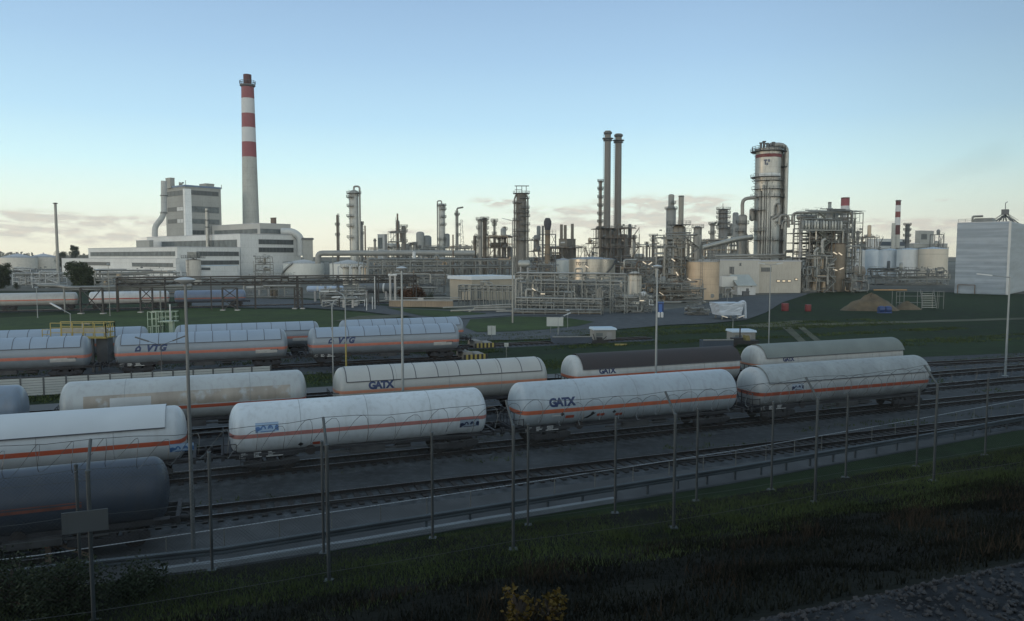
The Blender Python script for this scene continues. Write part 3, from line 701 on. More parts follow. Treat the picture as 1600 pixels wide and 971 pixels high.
# ---------------------------------------------------------------- fences on the bank
FENCEP = mat('fence_post_steel', (.05, .06, .064), .6, .3, .25, 2.)
WIRE = mat('fence_wire', (.055, .06, .06), .5, .4, .2, 3.)
RAZOR = mat('razor_wire', (.07, .075, .075), .45, .5, .2, 3.)
def u_of(x, y, v): return row_u(x, y, v)
def fence(name, label, v, xs, ybots, height, arm, mesh_top, pr):
    us = [u_of(x, y, v) for x, y in zip(xs, ybots)]
    o0 = T(us[0], v, bank(us[0], v)); t = thing(name, label, 'fence', o0)
    tops = []
    for u in us:
        z = bank(u, v); b = T(u, v, z) - o0; p = MB()
        p.tube([b + Vector((0, 0, -.2)), b + Vector((0, 0, height))], pr, 10); p.box(b.x - .12, b.x + .12, b.y - .12, b.y + .12, b.z - .1, b.z + .02, taper=.03)
        p.lathe([(pr * 1.25, 0), (pr * 1.25, .04), (.01, .06)], 10, Tm(*(b + Vector((0, 0, height)))))
        top = b + Vector((0, 0, height))
        if arm:
            a = T(0, arm[0], arm[1]); p.tube([top, top + a], pr * .8, 8); tops.append(top + a)
        else: tops.append(top)
        p.build('post', FENCEP, t, smooth=True)
    # line wires
    w = MB(); N = 5
    for i in range(len(us) - 1):
        for fr in (1.0, .62, .08):
            pts = []
            for k in range(N + 1):
                q = k / N; u = us[i] + (us[i + 1] - us[i]) * q; z = bank(us[i], v) * (1 - q) + bank(us[i + 1], v) * q
                pts.append(T(u, v - .06, z + mesh_top * fr - .05 * math.sin(PI * q) * (1 if fr > .3 else .3)) - o0)
            w.tube(pts, .0045, 4)
    w.build('line_wire', WIRE, t)
    # woven mesh: two families of slanting wires
    w = MB(); pitch = .075
    for i in range(len(us) - 1):
        Lx = us[i + 1] - us[i]; z0 = bank((us[i] + us[i + 1]) / 2, v)
        n = int(Lx / pitch)
        for k in range(-int(mesh_top / pitch), n):
            for sg in (1, -1):
                a, b = k * pitch, k * pitch + mesh_top
                za, zb = .02, mesh_top
                if a < 0: za += -a; a = 0
                if b > Lx: zb -= b - Lx; b = Lx
                if zb - za < .02: continue
                ua, ub = (us[i] + a, us[i] + b) if sg > 0 else (us[i + 1] - a, us[i + 1] - b)
                p, q = T(ua, v - .06, z0 + za) - o0, T(ub, v - .06, z0 + zb) - o0
                e = Vector((0, 0, .0019))
                w.add([p - e, q - e, q + e, p + e], [(0, 1, 2, 3)])
    w.build('chain_link_mesh', WIRE, t)
    if arm:
        # coil of razor wire on the arms
        w = MB()
        for i in range(len(us) - 1):
            A, B = tops[i], tops[i + 1]; n = int((B - A).length / .5); pts = []
            for k in range(n * 12 + 1):
                q = k / (n * 12); ph = 2 * PI * k / 12; rr = .26 + .05 * math.sin(k * .37 + i)
                pts.append(A.lerp(B, q) + Vector((0, 0, -.30 - .06 * math.sin(PI * q))) + T(.12 * math.sin(ph * 1.0), rr * math.cos(ph), 0) + Vector((0, 0, rr * math.sin(ph))))
            w.tube(pts, .0052, 4)
        w.build('razor_wire_coil', RAZOR, t)
        w = MB()
        for i in range(len(us) - 1):
            pts = [tops[i].lerp(tops[i + 1], k / 6) + Vector((0, 0, -.07 * math.sin(PI * k / 6) + .02 * math.sin(k * 2.1))) for k in range(7)]
            w.tube(pts, .0055, 4)
        w.build('top_strand', WIRE, t)
    return t
fence('chain_link_fence', 'nearer chain link fence with leaning arms and coiled razor wire on top', 14.8, (-330, 145, 514, 802, 1053, 1273, 1458, 1628, 1790), (985, 929, 905, 850, 797, 792, 770, 745, 725), 2.72, (.44, .50), 2.6, .036)
fence('chain_link_fence', 'farther plain chain link fence of straight posts beside the crash barrier', 17.0, (-80, 127, 332, 506, 676, 825, 961, 1088, 1205, 1321, 1432, 1539, 1641, 1740), (950, 925, 900, 868, 838, 822, 801, 793, 773, 751, 731, 711, 694, 680), 2.55, None, 2.5, .032)
# small plate wired to the nearer fence post at the left
P = at(133, 815, row_Y(u_of(133, 815, 14.7), 14.7))
mb = MB(); mb.box(-.36, .36, -.012, .012, -.19, .19); mb.box(-.34, -.28, -.016, -.012, -.15, .15); o = mb.build('blank_sign_plate', mat('weathered_plate', (.045, .052, .054), .7, 0, .15, 2.), loc=P, rz=TH)
tag(o, 'blank grey plate fixed to the nearest thick fence post', 'sign plate')
# ---------------------------------------------------------------- crash barrier, railing and kerb along the service road
BARR = mat('barrier_steel', (.07, .085, .095), .5, .3, .2, .8, streak=.2)
def along(pts, z, step):
    ps = [gnd(x, y, z) for x, y in pts]; out = [ps[0]]
    return ps
def resample(ps, step):
    out = []
    for a, b in zip(ps, ps[1:]):
        n = max(1, round((b - a).length / step))
        out += [a.lerp(b, k / n) for k in range(n)]
    return out + [ps[-1]]
gp = resample([gnd(x, y, .66) for x, y in ((-260, 932), (0, 898), (350, 860), (800, 788), (1150, 733), (1434, 684), (1600, 654), (1900, 601), (2300, 540))], 2.0)
o0 = Vector((gp[20].x, gp[20].y, 0)); t = thing('crash_barrier', 'long steel crash barrier on short posts along the service road', 'crash barrier', o0)
mb = MB(); sec = [(0, .17), (-.07, .12), (-.07, .05), (0, .01), (0, -.02), (-.07, -.06), (-.07, -.13), (0, -.17)]
vs = []
for i, p in enumerate(gp):
    d = (gp[min(i + 1, len(gp) - 1)] - gp[max(0, i - 1)]); n = Vector((-d.y, d.x, 0)).normalized()
    for a, z in sec: vs.append(p - o0 + n * a + Vector((0, 0, z)))
    for a, z in reversed(sec): vs.append(p - o0 + n * (a + .012) + Vector((0, 0, z)))
k = len(sec) * 2
mb.add(vs, [(i * k + j, (i + 1) * k + j, (i + 1) * k + (j + 1) % k, i * k + (j + 1) % k) for i in range(len(gp) - 1) for j in range(k)])
mb.build('rail_beam', BARR, t)
for p in gp[10:90]: MB().box(-.05, .05, .02, .12, -.72, .12, Tm(*(p - o0)) @ Matrix.Rotation(TH, 4, 'Z')).build('post', BARR, t)
hp = resample([gnd(x, y, 1.08) for x, y in ((-200, 898), (60, 868), (350, 826), (800, 758), (1150, 704), (1434, 655), (1600, 624), (1900, 571), (2200, 520))], 2.4)
o0 = Vector((hp[15].x, hp[15].y, 0)); t = thing('road_railing', 'thin railing with one bright top rail beside the nearest track', 'railing', o0)
mb = MB(); mb.tube([p - o0 for p in hp], .02, 6); mb.build('top_rail', mat('bright_rail', (.30, .32, .33), .4, .3, .1, 1.), t)
for p in hp[4:75]: MB().tube([p - o0, p - o0 - Vector((0, 0, 1.08))], .024, 6).build('post', STEEL, t)
kp = [gnd(x, y, .06) for x, y in ((240, 896), (360, 881), (560, 849), (760, 815), (960, 783))]
mb = MB()
for a, b in zip(kp, kp[1:]): mb.beam(a, b, .30, .34)
structure(mb, 'kerb', mat('pale_kerb', (.17, .19, .20), .7, 0, .15, .8))
# ---------------------------------------------------------------- lamp posts
POSTM = mat('lamp_post_steel', (.23, .25, .25), .5, .4, .12, 1.)
LHEAD = mat('lamp_head_grey', (.38, .40, .40), .5, .1, .1, 1.)
def lamp(label, x, yt, P, style='disc', r=.08, mats=None, ang=0., arm=1.6, rise=.4, tube=1.2, yellow=0, lit=False, gmat=None, lean=0):
    """P: foot on the ground"""
    zt = zof(yt, P.y); h = zt - P.z; gm = gmat or POSTM
    t = thing('lamp_post', label, 'lamp post', P, 0, 'lamp posts of the yard and plant')
    mb = MB()
    if style != 'curved': mb.tube([(0, 0, 0), (0, 0, h)], [r * 1.25, r * .75], 10)
    else: mb.tube([(0, 0, 0), (0, 0, h - .5), (-arm, 0, h)], r, 8, bend=.6)
    mb.box(-r * 2.4, r * 2.4, -r * 2.4, r * 2.4, 0, .06)
    mb.build('pole', gm, t, smooth=True)
    if yellow:
        MB().tube([(0, 0, .08), (0, 0, yellow)], r * 1.5, 8).build('painted_base', YELP, t)
    dirv = [(math.cos(ang), math.sin(ang))]
    if style == 'double': dirv.append((-dirv[0][0], -dirv[0][1]))
    if style == 'disc':
        MB().lathe([(r * .7, h - .1), (.36, h + .04), (.40, h + .10), (.22, h + .17), (.02, h + .2)], 20).build('lamp_head', LHEAD, t, smooth=True)
    elif style in ('arm', 'double'):
        for dx, dy in dirv:
            e = Vector((dx * arm, dy * arm, h + rise)); s = Vector((0, 0, h - .05))
            MB().tube([s, s.lerp(e, .5)], r * .55, 6).build('arm', gm, t)
            c = s.lerp(e, .5); d = (e - s).normalized(); hb = MB(); hb.beam(c, c + d * tube, .20, .12); hd = hb.build('lamp_head', DSTEEL if gmat is DSTEEL else LHEAD, t)
            if lit: MB().beam(c + d * .08 - Vector((0, 0, .09)), c + d * (tube - .08) - Vector((0, 0, .09)), .14, .05).build('lamp_tube', LAMPON, hd)
    elif style == 'curved':
        MB().beam((-arm, 0, h), (-arm - .7, 0, h - .05), .2, .1).build('lamp_head', LHEAD, t)
    return t
def foot(x, y, v): 
    Y = row_Y(row_u(x, y, v), v); return Vector((xof(x, Y, y), Y, 0))
p = gnd(303, 880); lamp('tall grey lamp post with a flat disc head, nearest to the fence at left', 303, 441, p, 'disc', .07, gmat=mat('dark_lamp_steel', (.12, .13, .13), .5, .3, .12, 1.))
lamp('tall lamp post with disc head standing before the long beige wagon', 630, 421, foot(630, 660, 49.6 + 2.4), 'disc', .085)
lamp('tall lamp post with disc head in front of the brown covered wagon', 1024, 418, foot(1024, 640, 52.2), 'disc', .085)
lamp('tall lamp post with long bare arm at the right among the empty tracks', 1570, 433, foot(1570, 600, 52.4), 'arm', .10, ang=PI - .05, arm=3.6, rise=.35, tube=1.5, gmat=POSTM)
lamp('slim curved lamp post rising from behind the near cream wagons', 521, 464, foot(521, 610, 63), 'curved', .05, arm=-.7)
lamp('slim curved lamp post with yellow lower half behind the slatted wall', 541, 455, foot(541, 577, 79), 'curved', .06, arm=.9, yellow=3.2)
lamp('double arm lamp with long dark heads and yellow foot before the lettered grey wagon', 253, 539, foot(253, 588, 78), 'double', .05, ang=.25, arm=2.1, rise=.75, tube=1.25, yellow=1.3, gmat=DSTEEL)
lamp('white lamp post with a bent arm standing on the grass island', 801, 345, gnd(801, 506), 'arm', .13, ang=PI, arm=1.6, rise=.35, tube=1.2, gmat=PIPEL)
lamp('lamp post with two short arms at the edge of the right grass field', 1201, 414, gnd(1201, 540), 'double', .07, ang=.1, arm=1.7, rise=.25, tube=.9)
lamp('thin lamp pole before the grey wagons at far left', 59, 450, gnd(59, 497), 'disc', .07)
lamp('thin white pole on the grass left of the pipe bridge cross bracing', 172, 414, gnd(172, 494), 'disc', .06, gmat=PIPEL)
lamp('short lamp with tilted white tube behind the yellow gantry', 111, 490, foot(111, 520, 101), 'arm', .06, ang=PI - .4, arm=3.0, rise=1.0, tube=2.0)
lamp('low lamp with two lit tubes in front of the wrapped cabin', 1145, 498, gnd(1145, 516), 'double', .05, ang=.2, arm=1.9, rise=.5, tube=1.2, lit=True)
lamp('lamp with a tilted tube above the white notice board', 872, 497, gnd(872, 524), 'arm', .05, ang=.15, arm=1.8, rise=.7, tube=1.2)
lamp('thin post on the verge beside the white notice board', 887, 486, gnd(887, 514), 'disc', .04)
lamp('lamp post with horizontal head before the pale cabin wall', 1136, 456, gnd(1136, 478), 'arm', .07, ang=.2, arm=1.5, rise=.2)
# ---------------------------------------------------------------- slatted wall
SLAT = mat('pale_slats', (.33, .345, .325), .6, 0, .06, .5)
va = 76.; ua, ub = row_u(-80, 612, va), row_u(423, 585, va)
o0 = T(ua, va, 0); t = thing('slatted_wall', 'long low wall of pale horizontal slats between dark posts', 'wall', o0, TH)
n = 15; Ls = (ub - ua) / n
for i in range(n):
    mb = MB()
    for k in range(7): mb.box(i * Ls + .07, (i + 1) * Ls - .07, -.04, .03, .12 + k * .225, .12 + k * .225 + .195)
    mb.build('slat_panel', SLAT, t)
for i in range(n + 1): MB().box(i * Ls - .06, i * Ls + .06, -.07, .07, 0, 1.76).build('post', DSTEEL, t)
# ---------------------------------------------------------------- yellow loading gantry and the greenish one
Yg = row_Y(row_u(120, 520, 91), 91)
def gp_(x, y): p = at(x, y, Yg); return p
x0, x1, xs = xof(82, Yg), xof(168, Yg), xof(69, Yg); z0 = zof(528, Yg); z1 = zof(505.5, Yg)
t = thing('loading_gantry', 'yellow railed loading gantry bridging over the grey wagons', 'gantry', (x0, Yg, 0))
w = x1 - x0
mb = MB(); mb.box(0, w, -.9, .9, z0, z0 + .12); mb.box(0, w, -.95, -.9, z0, z0 + .2); mb.build('walkway', YELP, t)
mb = MB(); mb.rail([(0, -.9, z0 + .1), (w, -.9, z0 + .1)], z1 - z0, .07, 1.3, 2); mb.rail([(0, .9, z0 + .1), (w, .9, z0 + .1)], z1 - z0, .07, 1.3, 2); mb.rail([(w, -.9, z0 + .1), (w, .9, z0 + .1)], z1 - z0, .07, 1.0, 2)
for k in range(4): mb.beam((w - .1, -.9 + k * .45, z0 + .2), (w - .1, -.5 + k * .4, z1 - .1), .05)
mb.build('handrail', YELP, t)
mb = MB(); mb.rail([(xs - x0, -.9, z0 - .05), (0, -.9, z0 - .05)], 1.0, .06, .7, 1); mb.box(xs - x0, 0, -.9, .9, z0 - .12, z0); mb.build('side_landing', YELP, t)
mb = MB(); mb.box(.8, w - .3, -.2, .2, z0 + .5, z0 + .95); mb.tube([(.8, 0, z0 + .85), (w - 1, 0, z0 + .85)], .16); mb.tube([(w * .5, 0, z0 + .85), (w * .5, 0, z0 + 1.5), (w * .62, 0, z0 + 1.5)], .12); mb.build('loading_pipe', PIPEL, t)
for dx in (.4, w - 1.6): 
    for dy in (-.6, .6): MB().box(dx - .12, dx + .12, dy - .12, dy + .12, 0, z0).build('leg', DSTEEL, t)
mb = MB(); mb.box(w - 1.4, w - .2, -.3, .8, 1.0, z0); mb.build('drop_shield', DSTEEL, t)
Yg = row_Y(row_u(250, 520, 101.5), 101.5); GRP = mat('pale_green_steel', (.30, .36, .27), .6, 0, .12, 1.)
xa, xb, xc_, xd = (xof(q, Yg) for q in (231, 246, 249, 272)); zl, zt, zr = zof(511, Yg), zof(487, Yg), zof(503, Yg)
t = thing('access_platform', 'pale green access platform with a cage and ladder behind the grey wagons', 'platform', (xa, Yg, 0))
mb = MB(); w = xd - xa; q = xc_ - xa
mb.box(q - .1, w, -.8, .8, zr, zr + .12); mb.build('deck', GRP, t)
MB().rail([(q, -.8, zr), (w, -.8, zr), (w, .8, zr), (q, .8, zr)], zt - zr, .06, .9).build('handrail', GRP, t)
MB().rail([(0, -.6, zl - .8), (1.5, -.6, zl - .8), (1.5, .6, zl - .8), (0, .6, zl - .8)], zt - zl + .8, .06, .5, 2).build('cage', GRP, t)
MB().box(q + 1.0, q + 1.5, -.25, .25, 0, zr).build('column', GRP, t); MB().tube([(.3, -.6, 0), (.3, -.6, zl)], .06).build('leg', GRP, t); MB().tube([(1.3, -.6, 0), (1.3, -.6, zl)], .06).build('leg', GRP, t)
MB().tube([(q + 1.1, 0, zr), (q + 1.1, 0, zt + .9)], .1).build('white_post', WHITEP, t)
# ---------------------------------------------------------------- striped buffer stops
def buffer_stop(label, u, v):
    t = thing('buffer_stop', label, 'buffer stop', T(u, v, 0), TH, 'striped buffer stops')
    mb = MB(); mb.box(-.6, .6, -1.6, 1.6, 0, 1.0, taper=.1); mb.box(.6, 2.4, -1.5, 1.5, 0, .75, taper=.35); mb.build('concrete_block', mat('pale_block', (.20, .19, .165), .85, 0, .25, 1.2), t)
    k = 9
    for i in range(k):
        y0 = -1.6 + 3.2 * i / k; mb = MB(); mb.box(y0 * 0 - .62, 2.3, -1.66, -1.62, .08, .62) if False else None
    a, b = MB(), MB()
    for i in range(11):
        (a if i % 2 else b).box(-.6 + i * .272, -.6 + (i + 1) * .272, -1.66, -1.60, .1, .72)
    a.build('stripe_board', YELP, t); b.build('stripe_board_dark', BLACK, t)
    mb = MB(); mb.tube([(-.6, -.9, 1.05), (-1.1, -.9, 1.05)], .12); mb.tube([(-.6, .9, 1.05), (-1.1, .9, 1.05)], .12); mb.build('bumper', FRAMEM, t)
buffer_stop('yellow and black striped buffer stop at the end of the front grey row', row_u(722, 560, V3) + .3, V3)
buffer_stop('yellow and black striped buffer stop at the end of the back grey row', row_u(737, 546, V4) + .5, V4)
u = row_u(285, 850, 34.5)
t = thing('buffer_stop', 'low dark buffer stop frame with faded red beam beside the dark blue wagon', 'buffer stop', T(-6.6, 34.5, 0), TH)
mb = MB()
for sy in (-.75, .75): mb.beam((0, sy, 0), (0, sy, 1.2), .2); mb.beam((0, sy, 1.1), (1.6, sy, .1), .15); mb.beam((-.1, sy, 1.05), (-.35, sy, 1.05), .3)
mb.build('frame', RUSTY, t); MB().box(-.12, .12, -1.25, 1.25, .9, 1.25).build('beam', mat('faded_red', (.17, .045, .035), .7, 0, .3, 2.), t)
# ---------------------------------------------------------------- boards, sheds, troughs
def board(label, x0, x1, yt, yb, yf, legs=2, material=None):
    P = gnd((x0 + x1) / 2, yf); w = m(x1 - x0, P.y); zt, zb = zof(yt, P.y), zof(yb, P.y)
    t = thing('notice_board', label, 'sign', P)
    mb = MB(); mb.box(-w / 2, w / 2, -.03, .03, zb, zt); mb.box(-w / 2 - .03, w / 2 + .03, -.04, .02, zt, zt + .06); mb.build('panel', material or mat('board_white', (.36, .38, .35), .6, 0, .08, 1.), t)
    for k in range(legs): x = (0 if legs == 1 else (-.25 + .5 * k) * w); MB().tube([(x, .06, 0), (x, .06, zt)], .045, 8).build('post', STEEL, t)
    return t, w, zb, zt
t, w, zb, zt = board('small white board in two leaves beside the curving road', 762, 774.5, 510, 523.5, 530, 1)
MB().box(-.02, .02, -.045, -.03, zb, zt).build('centre_seam', DSTEEL, t)
board('large blank white notice board on two legs by the road', 854, 880, 496.5, 510, 522, 2)
t, w, zb, zt = board('small square white number plate on a post between the sidings', 788, 794.5, 537, 542, 559, 1)
mb = MB(); mb.box(-.12, -.05, -.05, -.032, zb + .15, zt - .15); mb.box(.03, .1, -.05, -.032, zb + .15, zt - .15); mb.build('mark', DSTEEL, t)
t, w, zb, zt = board('small pinkish warning board before the blue tank by the pipe bridge', 508.5, 513, 454, 460.5, 470, 1, mat('pinkish_plate', (.45, .30, .27), .6, 0, .1, 2.))
def shed(label, x0, x1, yt, yb, rz, depth, roofm, troughs):
    P = gnd((x0 + x1) / 2, yb); w = m(x1 - x0, P.y) * .92; h = zof(yt, P.y)
    t = thing('equipment_shed', label, 'shed', P, rz)
    MB().box(-w / 2, w / 2, 0, depth, 0, h * .86).build('wall', mat('shed_wall', (.20, .20, .18), .7, 0, .12, .8, streak=.2), t)
    mb = MB(); mb.box(-w / 2 - .15, w / 2 + .15, -.2, depth + .2, h * .86, h, taper=.1); mb.build('roof', roofm, t)
    mb = MB(); mb.box(w * .08, w * .32, -.03, .0, .05, h * .7); mb.build('door', mat('shed_door', (.22, .22, .21), .6), t)
    mb = MB(); mb.box(-w * .4, -w * .1, -.03, 0, h * .4, h * .65); mb.build('window', GLASSM, t)
shed('small grey shed with blue flat roof beside the road, left of the beige wagon tops', 926, 964, 513, 534, .12, 2.6, ROOFB, 0)
shed('small grey shed with rounded blue roof near the right grass field', 1143, 1182, 516.5, 538, .05, 2.6, ROOFB, 0)
TRO = mat('dark_blue_steel', (.040, .055, .075), .55, .1, .2, 1.)
for lab, x0, x1, yt, yb in (('long low dark blue trough left of the small grey shed', 863, 925, 527, 538), ('long low dark blue trough left of the rounded roof shed', 1098, 1146, 532, 545)):
    P = gnd((x0 + x1) / 2, yb); w = m(x1 - x0, P.y); h = zof(yt, P.y)
    t = thing('steel_trough', lab, 'trough', P, .1)
    mb = MB(); mb.box(-w / 2, w / 2, -.05, .05, .1, h); mb.box(-w / 2, w / 2, 1.3, 1.4, .1, h); mb.box(-w / 2, w / 2, .05, 1.3, .1, .2); mb.box(-w / 2 - .05, -w / 2, -.05, 1.4, .1, h); mb.box(w / 2, w / 2 + .05, -.05, 1.4, .1, h); mb.build('body', TRO, t)
    MB().box(-w / 2 - .05, w / 2 + .05, -.12, .02, h, h + .12).build('rim', PIPEL, t)
    for x in (-w * .4, w * .4): MB().box(x - .1, x + .1, .2, 1.2, 0, .1).build('foot', DSTEEL, t)
P = gnd(1160, 541); t = thing('track_machine', 'small dark rail machine with yellow parts beside the rounded roof shed', 'machine', P, .2)
mb = MB(); mb.box(-2.2, 2.2, -.6, .6, .3, .8); mb.box(-1.6, -.2, -.5, .5, .8, 1.2); mb.build('body', BLACK, t); MB().box(.2, .9, -.55, .55, .8, 1.5, taper=.12).build('hood', mat('dull_yellow', (.14, .115, .03), .6, 0, .2, 2.), t)
MB().tube([(-.4, 0, 1.1), (-.4, 0, 2.6)], .1).build('exhaust', BLACK, t)
for x in (-1.5, 1.5):
    for y in (-.6, .6): MB().lathe([(.01, -.05), (.33, -.05), (.33, .05), (.01, .05)], 14, Tm(x, y, .33) @ Matrix.Rotation(PI / 2, 4, 'X')).build('wheel', WHEELM, t)
P = gnd(936, 537); t = thing('point_motor', 'dark rail switch machine with levers in front of the grey shed', 'machine', P, .15)
mb = MB(); mb.box(-1.2, 1.2, -.3, .3, 0, .5); mb.box(-.3, .4, -.35, .35, .5, .9); mb.build('casing', BLACK, t); MB().beam((-.5, 0, .3), (-.9, 0, 1.4), .1).build('lever', BLACK, t); MB().beam((.5, 0, .5), (1.1, 0, 1.0), .1).build('lever', BLACK, t)
P = gnd(970, 540); mb = MB(); mb.box(-.85, .85, -.12, .12, 0, .22, taper=.02); mb.box(-.8, -.6, -.16, .16, .0, .1); mb.box(.6, .8, -.16, .16, .0, .1); o = mb.build('yellow_marker_bar', YELP, loc=P); tag(o, 'short pale yellow bar lying beside the far siding', 'marker bar')
P = gnd(918, 537); mb = MB(); mb.box(-.5, .5, -.3, .3, 0, .5, taper=.04); mb.box(-.54, .54, -.34, .34, .5, .56); o = mb.build('cable_cabinet', mat('pale_cabinet', (.4, .4, .37), .6), loc=P); tag(o, 'small pale cabinet at the right end of the left trough', 'cabinet')
# ================================================================ refinery helpers
def base(px, Y): return Vector((xof(px, Y), Y, 0))
def ring_platform(t, r, z, a0, a1, Y, wd=1.1, mt=None):
    th = max(.12, Y * .0005); n = max(6, int((a1 - a0) / .35)); mb = MB()
    mb.lathe([(r + .02, z), (r + wd, z), (r + wd, z + th), (r + .02, z + th), (r + .02, z)], n, None, a0, a1)
    p = mb.build('platform', mt or DSTEEL, t)
    tt = max(.05, Y * .00022); mb = MB()
    pts = [((r + wd - .05) * math.cos(a0 + (a1 - a0) * i / n), (r + wd - .05) * math.sin(a0 + (a1 - a0) * i / n), z + th) for i in range(n + 1)]
    mb.rail(pts, 1.15, tt, 9, 1); mb.build('railing', mt or DSTEEL, p)
    mb = MB()
    for i in range(0, n + 1, 2):
        a = a0 + (a1 - a0) * i / n; mb.beam((r * math.cos(a), r * math.sin(a), z - wd * .8), ((r + wd * .9) * math.cos(a), (r + wd * .9) * math.sin(a), z), tt * 1.3)
    mb.build('bracket', mt or DSTEEL, p)
def ladder(t, x, y, z0, z1, Y, ang=-PI / 2, material=None):
    tt = max(.05, Y * .00022); d = Vector((math.cos(ang), math.sin(ang), 0)); s = Vector((-d.y, d.x, 0)) * .28; c = Vector((x, y, 0)) + d * .2
    mb = MB()
    for k in (-1, 1): mb.beam(c + s * k + Vector((0, 0, z0)), c + s * k + Vector((0, 0, z1)), tt)
    z = z0
    while z < z1: mb.beam(c - s + Vector((0, 0, z)), c + s + Vector((0, 0, z)), tt * .7); z += max(.4, Y * .0015)
    z = z0 + 2.2; 
    while z < z1:
        mb.tube([c - s * 1.3 + Vector((0, 0, z)), c - s * 1.3 + d * .6 + Vector((0, 0, z)), c + s * 1.3 + d * .6 + Vector((0, 0, z)), c + s * 1.3 + Vector((0, 0, z))], tt * .5, 4); z += 1.4
    mb.build('ladder', material or DSTEEL, t)
def column(label, px, w, yt, Y, material, plats=(), over=None, lad=None, name='distillation_column', cat='column', skirt=True, rings=0, domed=True, neck=None, group=None, z0=0., rmat=None, ladz=.3):
    """plats: (pixel y, a0, a1); over: side (+1/-1) of the overhead pipe; neck: (pixel y, fraction)"""
    P = base(px, Y); h = zof(yt, Y); r = m(w, Y) / 2
    t = thing(name, label, cat, P, 0, group)
    if neck:
        zn, fr = zof(neck[0], Y), neck[1]
        prof = [(r * 1.08, z0), (r, z0 + .5), (r, zn), (r * fr, zn + r * .6), (r * fr, h - r * .4 * fr), (r * fr * .6, h - r * .1 * fr), (.02, h)]
    else:
        prof = [(r * (1.12 if skirt else 1), z0), (r, z0 + min(3, h * .08)), (r, h - (r * .55 if domed else 0))]
        prof += [(r * math.cos(rad(q)), h - r * .55 + r * .55 * math.sin(rad(q))) for q in (25, 45, 65, 80)] + [(.02, h)] if domed else [(r * .85, h), (r * .8, h - .6), (.02, h - .6)]
    MB().lathe(prof, 24).build('shell', material, t, smooth=True)
    if rings:
        mb = MB()
        for i in range(rings): z = z0 + (h - z0) * (i + .7) / (rings + .3); mb.lathe([(r * 1.0, z - .12), (r * 1.05, z - .1), (r * 1.05, z + .1), (r, z + .12)], 24)
        mb.build('stiffening_ring', rmat or material, t)
    for q in plats:
        z = zof(q[0], Y); rr = r * (neck[1] if neck and q[0] < neck[0] else 1)
        ring_platform(t, rr, z, q[1], q[2], Y, q[3] if len(q) > 3 else 1.2)
    if over:
        s = over; pr = max(.22, r * .22)
        MB().tube([(0, 0, h - .2), (0, 0, h + r * .8), (s * (r + pr * 1.6), -r * .15, h + r * .8), (s * (r + pr * 1.6), -r * .15, z0 + 2)], pr, 10, bend=r * .9).build('overhead_pipe', rmat or PIPEL, t, smooth=True)
    if lad is not None: ladder(t, r * math.cos(lad), r * math.sin(lad), z0 + (h - z0) * ladz, h, Y, lad)
    return t, r, h
FULL = (0, 2 * PI); LEFT = (PI * .5, PI * 1.55); RIGHT = (-PI * .6, PI * .5); FRONT = (-PI, 0.)
def stack(label, px, w0, w1, yt, Y, material, collars=(), bands=None, yb=None, cap=None, name='chimney_stack', group=None, lad=None):
    P = base(px, Y); h = zof(yt, Y); z0 = zof(yb, Y) if yb else 0; r0, r1 = m(w0, Y) / 2, m(w1, Y) / 2
    P.z = 0; t = thing(name, label, 'chimney', P, 0, group)
    R_ = lambda z: r0 + (r1 - r0) * (z - z0) / (h - z0)
    if bands:      # list of (pixel y bottom, material) from the ground up
        z = z0
        for i, (yb_, bm_) in enumerate(bands):
            ze = min(h, zof(yb_, Y)); last = i == len(bands) - 1
            pr = [(R_(z), z), (R_(ze), ze)] + ([(R_(ze) * .8, ze), (R_(ze) * .78, ze - 1.5), (.02, ze - 1.5)] if last else [])
            MB().lathe(pr, 32).build('shaft' if i == 0 else 'painted_band', bm_, t, smooth=True); z = ze
    else:
        MB().lathe([(r0, z0), (r1, h), (r1 * .82, h), (r1 * .8, h - 1.2), (.02, h - 1.2)], 20).build('shaft', material, t, smooth=True)
    for y, k, hh in collars:
        z = zof(y, Y); mb = MB(); mb.lathe([(R_(z), z - hh), (R_(z) * k, z - hh * .3), (R_(z) * k, z + hh * .4), (R_(z), z + hh * .5)], 24); mb.build('collar', DSTEEL, t)
    if lad is not None: ladder(t, r0 * math.cos(lad), r0 * math.sin(lad), z0 + 2, h - 2, Y, lad)
    return t, r0, h
